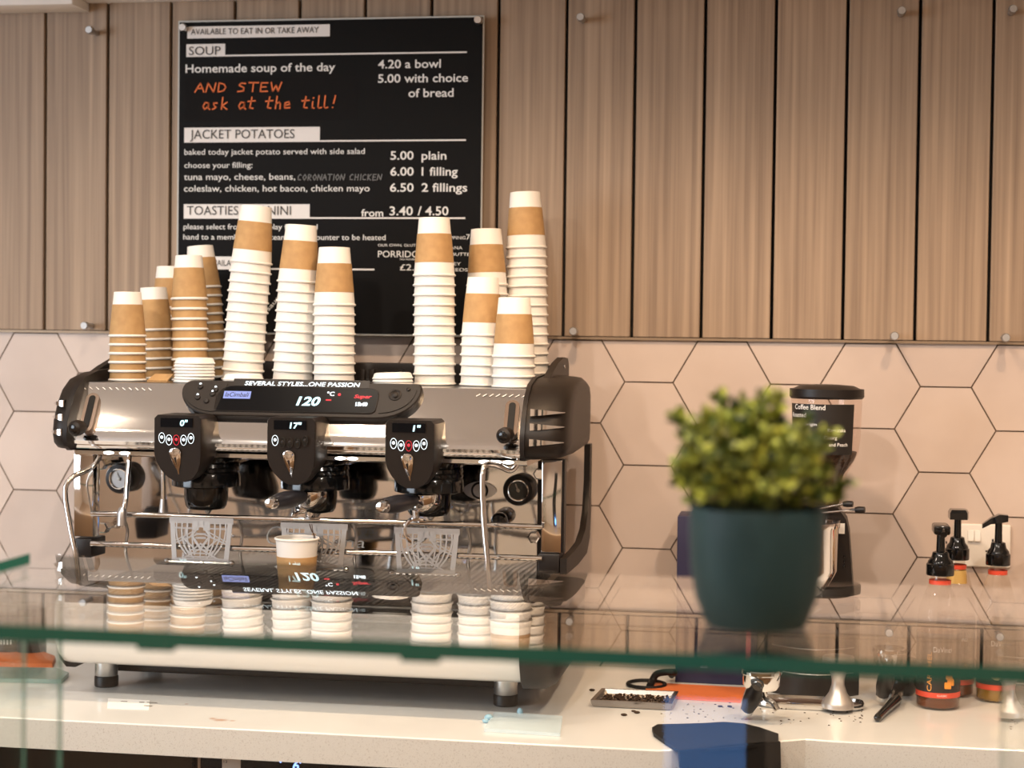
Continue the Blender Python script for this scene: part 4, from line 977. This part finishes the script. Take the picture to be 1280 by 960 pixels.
# cable loop
m = MB(); m.tube([onZ(838, 855, CT) + V((0, .03, .012)), onZ(842, 840, CT + .03), onZ(822, 842, CT + .025), onZ(815, 852, CT + .010), onZ(812, 858, CT + .006)], .0068, 10); m.torus(onZ(808, 855, CT + .004), (0, 0, 1), .036, .0035, 28, 8); obj('cable', m, rubber, label='thick black cable looping down beside the navy box', cat='cable')
# tamper tray
o_ = onZ(1012, 884, CT); m = MB()
TT = thing('tamper_tray', (o_.x, o_.y, CT), 'chrome rimmed dark tray under the silver tamper', 'tray')
def sq(k, z, ex=3.2):
    w = .098 * k; dd = .036 * k
    return [V((o_.x + w * (abs(math.cos(t)) ** (2 / ex)) * (1 if math.cos(t) > 0 else -1), o_.y + .006 + dd * (abs(math.sin(t)) ** (2 / ex)) * (1 if math.sin(t) > 0 else -1), CT + z)) for t in [2 * math.pi * i / 40 for i in range(40)]]
m.loft([sq(.94, .0005), sq(1, .004), sq(1.0, .011), sq(.985, .013), sq(.965, .0125), sq(.93, .006)]); tro = obj('rim', m, chrome, TT)
m = MB(); m.loft([sq(.925, .0055), sq(.925, .0072)]); obj('liner', m, mat('brown_liner', (.06, .022, .008), .3), TT)
# tamper
tp = onZ(1047, 885, CT + .007); s_ = .95
m = MB(); m.lathe([(.0275, 0), (.029, .001), (.029, .008), (.0265, .013), (.016, .028), (.0115, .042), (.0115, .052), (.015, .066), (.023, .078), (.0285, .082), (.0285, .092), (.026, .094)], (tp.x, tp.y, CT + .0075), n=36); obj('tamper', m, tampm, label='silver waisted coffee tamper standing on the chrome tray', cat='tamper')
# portafilter leaning on the tray
def portafilter(H, T, bowl, r, label, spout=True):
    H = V(H); T = V(T); bowl = V(bowl); d = (H - T).normalized(); ln = (H - T).length
    P = thing('portafilter', T, label, 'portafilter')
    m = MB(); m.lathe([(.0085, .006), (.0115, .014), (.0150, .035), (.0155, .06), (.013, ln * .8), (.0095, ln)], T, d, 20); h = obj('handle', m, blackp, P, label='black handle')
    m = MB(); m.lathe([(.002, -.005), (.008, -.004), (.0112, .004), (.0120, .012), (.0112, .015)], T, d, 18); obj('end_tip', m, chrome, h)
    m = MB(); m.tube([H, bowl + (H - bowl).normalized() * r * .8], .0085, 12, 0)
    m.lathe([(r, .015), (r * 1.06, .013), (r * 1.06, .008), (r, .006), (r * .97, -.012), (r * .8, -.020), (r * .3, -.023), (.001, -.023)], bowl, (0, 0, 1), 30); m.lathe([(r * .92, .015), (r * .9, -.01), (.001, -.012)], bowl, (0, 0, 1), 30); obj('basket_holder', m, chrome, P)
    if spout: m = MB(); m.tube([bowl + V((.004, 0, -.02)), bowl + V((.008, -.008, -.034)), bowl + V((.02, -.014, -.04)), bowl + V((.028, -.016, -.052))], .0055, 10); obj('spout', m, chrome, P)
bw = onY(952, 847, -.455); portafilter(onY(947, 858, -.488), onZ(932, 891, CT + .012), bw, .0335, 'portafilter with chrome tipped handle leaning on the tamper tray')
bw2 = onZ(1140, 868, CT + .030); bw2 = V((bw2.x, -.30, CT + .030))
portafilter(onY(1110, 838, -.32), onZ(1102, 873, CT + .013), V((onY(1112, 815, -.22).x, -.22, CT + .085)), .030, 'portafilter standing left of the caramel syrup bottle', False)
# black brush with a handle
h0 = onZ(1097, 897, CT + .008); h1 = onZ(1120, 874, CT + .016); h2 = onZ(1134, 858, CT + .03)
SC = thing('grounds_scoop', (h1.x, h1.y, CT), 'black scoop with its handle pointing at the camera beside the caramel bottle', 'scoop')
m = MB(); m.tube([h0, lerp(h0, h1, .5), h1], [.0068, .0075, .0095], 14, 4); m.ball(h0, .0068, 10); obj('handle', m, blackg, SC)
m = MB(); bc = V((onZ(1127, 872, CT).x, onZ(1127, 872, CT).y + .034, CT)); m.lathe([(.020, .001), (.027, .004), (.032, .02), (.032, .062), (.028, .068), (.001, .069)], bc, n=24); m.tube([h1, bc + V((0, 0, .025))], .010, 10, 0); obj('bowl', m, blackg, SC)
# black tamping mat folded over the worktop corner
mz = CT + .001
ol = [(815, 914), (822, 910), (850, 909.5), (880, 908.5), (905, 907), (930, 909), (950, 914), (973, 922)]
fr_ = [(973, 938), (930, 938), (890, 941), (846, 943), (835, 935), (820, 925)]
pts = [onZ(x, y, CT) for x, y in ol] + [onZ(x, y, CT) for x, y in ((973, 931), (931, 937), (889, 940.5), (848, 942), (832, 932), (817, 921))]
for p in pts:
    pass
m = MB(); m.ext([p + V((0, 0, .0008)) for p in pts], (0, 0, .006))
e0 = onZ(847, 942, CT); e1 = onZ(973, 931, CT)
dn_ = V((0, 0, 1)); out = V(((e1 - e0).y, -(e1 - e0).x, 0)).normalized()
if out.y > 0: out = -out
m.ext([e0 + out * .0005 + V((0, 0, .0068)), e1 + out * .0005 + V((0, 0, .0068)), e1 + out * .0005 + V((.002, 0, -.045)), e0 + out * .0005 + V((.006, 0, -.060))], out * .006)
obj('tamping_mat', m, rubber, label='black rubber tamping mat hooked over the worktop corner', cat='mat')
# metal milk jug at the right edge
jp = onZ(1318, 893, CT)
MJ = thing('milk_jug', jp, 'steel milk jug cut off by the right edge of the photo', 'jug')
m = MB(); m.lathe([(.036, .001), (.040, .005), (.040, .03), (.034, .075), (.033, .10), (.036, .108), (.035, .108), (.032, .10), (.033, .075), (.038, .03), (.037, .007), (.001, .006)], jp + V((.028, 0, 0)), n=28); obj('body', m, brushed, MJ)
m = MB(); hh = jp + V((-.006, -.01, 0)); m.tube([hh + V((0, 0, .095)), hh + V((-.020, 0, .090)), hh + V((-.022, 0, .06)), hh + V((-.016, 0, .03)), hh + V((-.008, 0, .022))], .005, 10); obj('handle', m, chrome, MJ)
# label card, pale blue packet and the glass board on the left
c4 = [onZ(134, 886, CT), onZ(186, 888, CT), onZ(187, 876, CT), onZ(135, 873.5, CT)]
m = MB(); m.ext([p + V((0, 0, .0004)) for p in c4], (0, 0, .0006)); CL = obj('paper_label', m, mat('white_paper', (.95, .94, .93), .6), label='white printed paper label lying on the worktop under the machine', cat='label')
m = MB(); ex = (c4[1] - c4[0]).normalized(); ev = (c4[3] - c4[0]); ev = (ev - ex * ev.dot(ex)); evl = ev.length; fr = frame(c4[0] + V((0, 0, .0014)), ex, ev); wl = (c4[1] - c4[0]).length
glyphs(m, '.....', fr, .004, evl * .62, wl - .004, .004) if False else None
for v, a_, b_ in ((.70, .06, .22), (.68, .52, .64), (.70, .70, .95), (.36, .75, .95)): rect(m, fr, wl * a_, evl * v, wl * b_, evl * (v + .045), .0002)
obj('printed_lines', m, mat('ink_grey', (.16, .14, .12), .6), CL)
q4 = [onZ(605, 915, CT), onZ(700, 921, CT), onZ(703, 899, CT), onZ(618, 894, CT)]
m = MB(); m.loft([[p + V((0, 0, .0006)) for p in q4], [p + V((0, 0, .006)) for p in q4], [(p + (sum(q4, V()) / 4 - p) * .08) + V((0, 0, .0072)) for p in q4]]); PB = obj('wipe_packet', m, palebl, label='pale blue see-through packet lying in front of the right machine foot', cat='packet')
m = MB(); m.ball(onZ(611, 897, CT + .006), (.008, .006, .006), 10); m.ball(onZ(607, 901, CT + .004), (.006, .005, .004), 8); obj('twisted_end', m, blueblob, PB)
m = MB(); bb = onZ(650, 889, CT + .006); m.lathe([(.005, -.006), (.0055, -.002), (.005, .002), (.003, .005), (.001, .006)], bb, n=14); obj('bottle_cap', m, blueblob, label='tiny pale blue cap beside the right machine foot', cat='cap')
g4 = [onZ(-60, 852, CT), onZ(76, 855, CT), onZ(86, 846, CT), onZ(70, 840, CT), onZ(-60, 838, CT)]
m = MB(); m.ext([p + V((0, 0, .0006)) for p in g4], (0, 0, .008)); obj('glass_board', m, mat('green_glass_board', (.30, .44, .40), .12, alpha=.75), label='thick greenish glass board on the worktop, left of the machine', cat='board')
p = onZ(30, 832, CT)
m = MB()
for k in range(1): pass
oc = [(-10, 834), (30, 836), (66, 836), (70, 826), (50, 818), (-10, 822)]
pp = [onZ(x, y, CT) for x, y in oc]; cc = sum(pp, V()) / 6
m.loft([[q + V((0, 0, .0006)) for q in pp], [cc + (q - cc) * .97 + V((0, 0, .010)) for q in pp], [cc + (q - cc) * .8 + V((0, 0, .014)) for q in pp]]); obj('orange_cloth', m, orange2, label='folded orange cloth on the worktop behind the glass board', cat='cloth')
for px, py, r_, h_, nm, lb, ct in ((48, 818, .030, .10, 'storage_jar', 'dark jar behind the orange cloth, next to the machine', 'jar'), (16, 819, .030, .085, 'storage_jar', 'brown jar with pale stripes at the left edge of the worktop', 'jar')):
    q = onZ(px, py, CT); q.y = -.17; t = thing(nm, (q.x, q.y, CT), lb, ct, 'jars left of the espresso machine')
    m = MB(); m.lathe([(r_ * .95, 0), (r_, .003), (r_, h_ - .02), (r_ * .93, h_ - .012)], (q.x, q.y, CT), n=24); b_ = obj('body', m, blackp if px > 30 else mat('brown_jar', (.07, .045, .025), .3), t)
    m = MB(); m.lathe([(r_ * .98, h_ - .012), (r_ * .98, h_), (r_ * .9, h_ + .003)], (q.x, q.y, CT), n=24); obj('lid', m, blackg, t)
    if px < 30:
        m = MB()
        for k in range(6):
            a_ = A90 - .6 + k * .22; m.box((q.x + r_ * 1.0 * math.cos(a_) - .0015, q.y + r_ * math.sin(a_) * 1.0 - .001, CT + .030), (q.x + r_ * math.cos(a_) + .0015, q.y + r_ * math.sin(a_) + .001, CT + .040))
        obj('stripes', m, whitep, b_)

# ------------------------------------------------------------------ glass display case in front
SZ = 1.289; SX0, SX1, SY0, SY1 = -.900, 1.35, -1.940, -1.452; TG = .015
def slab(mb, lo, hi, edge_pick):
    v0 = len(mb.bm.faces); mb.mi = 0; mb.box(lo, hi)
    mb.bm.faces.ensure_lookup_table()
    for f_ in list(mb.bm.faces)[v0:]:
        f_.normal_update()
        if edge_pick(f_.normal): f_.material_index = 1
        f_.smooth = False
DC = thing('glass_display_case', (.2, -1.7, CT), 'long glass display shelf in the foreground carrying the potted plant', 'display case')
m = MB(); slab(m, (SX0, SY0, SZ - TG), (SX1, SY1, SZ), lambda n: n.y < -.9); obj('glass_shelf', m, [glassm, gedge], DC, label='clear glass shelf with green front edge')
m = MB(); slab(m, (SX0 + .001, SY0 + .02, .55), (SX0 + .009, SY1, SZ - TG - .0005), lambda n: n.y > .9); obj('side_panel', m, [paneg, gedge2], DC)
m = MB(); slab(m, (.243, SY0 + .02, .55), (.251, SY1, 1.268), lambda n: n.y > .9); obj('divider_panel', m, [paneg, gedge2], DC)
m = MB(); slab(m, (SX0 + .012, SY0 + .012, .55), (.24, SY0 + .019, SZ - TG - .0005), lambda n: False); obj('front_panel', m, [paneg, gedge2], DC)
m = MB(); m.box((SX0, SY0, .0), (SX1, SY1 + .1, .55), .004); m.box((SX0, SY1 + .06, .55), (SX1, SY1 + .1, .94), .004); obj('cabinet', m, tan, DC)  # raised back is added, unseen, so the machine's steel panel reflects tan
for pa, pb in ((170, 216), (500, 549)):
    m = MB(); m.box((onY(pa, 800, SY0).x, SY0 + .0005, SZ - TG - .0045), (onY(pb, 800, SY0).x, SY0 + .010, SZ - TG), .001); obj('shelf_clip', m, gedge, DC)
DC2 = thing('glass_display_case', (-1.5, -1.7, CT), 'neighbouring glass display case whose corner shows at the left edge', 'display case')
m = MB(); slab(m, (-2.4, SY0, SZ - TG), (-.938, SY1 + .005, SZ + .001), lambda n: n.y < -.9 or n.x > .9); obj('glass_shelf', m, [glassm, mat('glass_edge_teal', (.01, .16, .12), .2)], DC2)
m = MB(); slab(m, (-.946, SY0 + .02, .55), (-.938, SY1 - .002, SZ - TG - .0005), lambda n: n.y > .9); obj('side_panel', m, [paneg, gedge2], DC2)
m = MB(); m.box((-2.4, SY0, 0), (-.91, SY1 + .1, .55), .004); m.box((-2.4, SY1 + .06, .55), (-.91, SY1 + .1, .94), .004); obj('cabinet', m, tan, DC2)  # same added riser, out of view, tan for the steel to mirror

# ------------------------------------------------------------------ potted plant
pc = onZ(944, 783, SZ); PPl = thing('potted_plant', (pc.x, pc.y, SZ), 'bushy green plant in a dark teal pot on the glass shelf', 'plant')
k = (pc - CAM).dot(cf) / FPX
def zz_(y): return onY(944, y, pc.y).z
hp_ = zz_(633) - SZ; r_t = 84 * k; r_b = 60 * k
m = MB(); m.lathe([(r_b * .86, 0), (r_b * 1.02, .002), (r_b * 1.08, .007), (r_t * .90, hp_ * .25), (r_t * .975, hp_ * .5), (r_t * 1.0, hp_ * .75), (r_t, hp_ * .985), (r_t * .99, hp_), (r_t * .95, hp_), (r_t * .93, hp_ * .9), (r_t * .90, hp_ * .8), (.001, hp_ * .8)], (pc.x, pc.y, SZ), n=48); obj('pot', m, potm, PPl, label='dark teal matt plant pot')
m = MB(); m.lathe([(r_t * .9, hp_ * .80), (r_t * .9, hp_ * .90), (.001, hp_ * .93)], (pc.x, pc.y, SZ), n=32); obj('soil', m, soil, PPl)
mf = MB(); ms = MB(); rp = random.Random(11)
base = V((pc.x, pc.y, SZ + hp_ * .92))
def leaf(c, d, L_, w):
    d = d.normalized(); s_ = d.cross(V((rp.uniform(-1, 1), rp.uniform(-1, 1), rp.uniform(-1, 1)))).normalized(); n = s_.cross(d)
    p = [c, c + d * L_ * .35 + s_ * w * .8 + n * w * .2, c + d * L_ * .75 + s_ * w * .75, c + d * L_, c + d * L_ * .75 - s_ * w * .75, c + d * L_ * .35 - s_ * w * .8 + n * w * .2]
    vs = [mf.bm.verts.new(q) for q in p]; mid = mf.bm.verts.new(c + d * L_ * .55 - n * w * .25)
    for i in range(6): mf.face((vs[i], vs[(i + 1) % 6], mid))
for i in range(165):
    az = rp.uniform(0, 2 * math.pi); el = math.radians(rp.uniform(2, 88)); ln = rp.uniform(.58, 1.06)
    bump = 1 + .07 * math.sin(az * 3 + 1) + .07 * math.sin(el * 5 + az)
    dir_ = V((math.cos(az) * math.cos(el) ** .8 * .096 - .011, math.sin(az) * math.cos(el) ** .8 * .085, .012 + math.sin(el) ** .8 * .094)) * ln * bump
    b0 = base + V((math.cos(az) * r_t * .55 * math.cos(el), math.sin(az) * r_t * .55 * math.cos(el), 0)); e = base + dir_
    ms.tube([b0, lerp(b0, e, .5) + V((0, 0, .008)), e], .0009, 5, 3)
    nl = 22
    for j in range(nl):
        t = .50 + .54 * (j / nl) ** .6; q = lerp(b0, e, min(t, 1)) + V((0, 0, .008 * (1 - abs(2 * min(t, 1) - 1)))); dd = (e - b0).normalized() * .55 + V((rp.uniform(-1, 1), rp.uniform(-1, 1), rp.uniform(-.6, 1)))
        leaf(q, dd, rp.uniform(.009, .015), rp.uniform(.0036, .0056))
obj('foliage', mf, leafm, PPl, label='small rounded green leaves', sharp=180); obj('stems', ms, stemm, PPl)
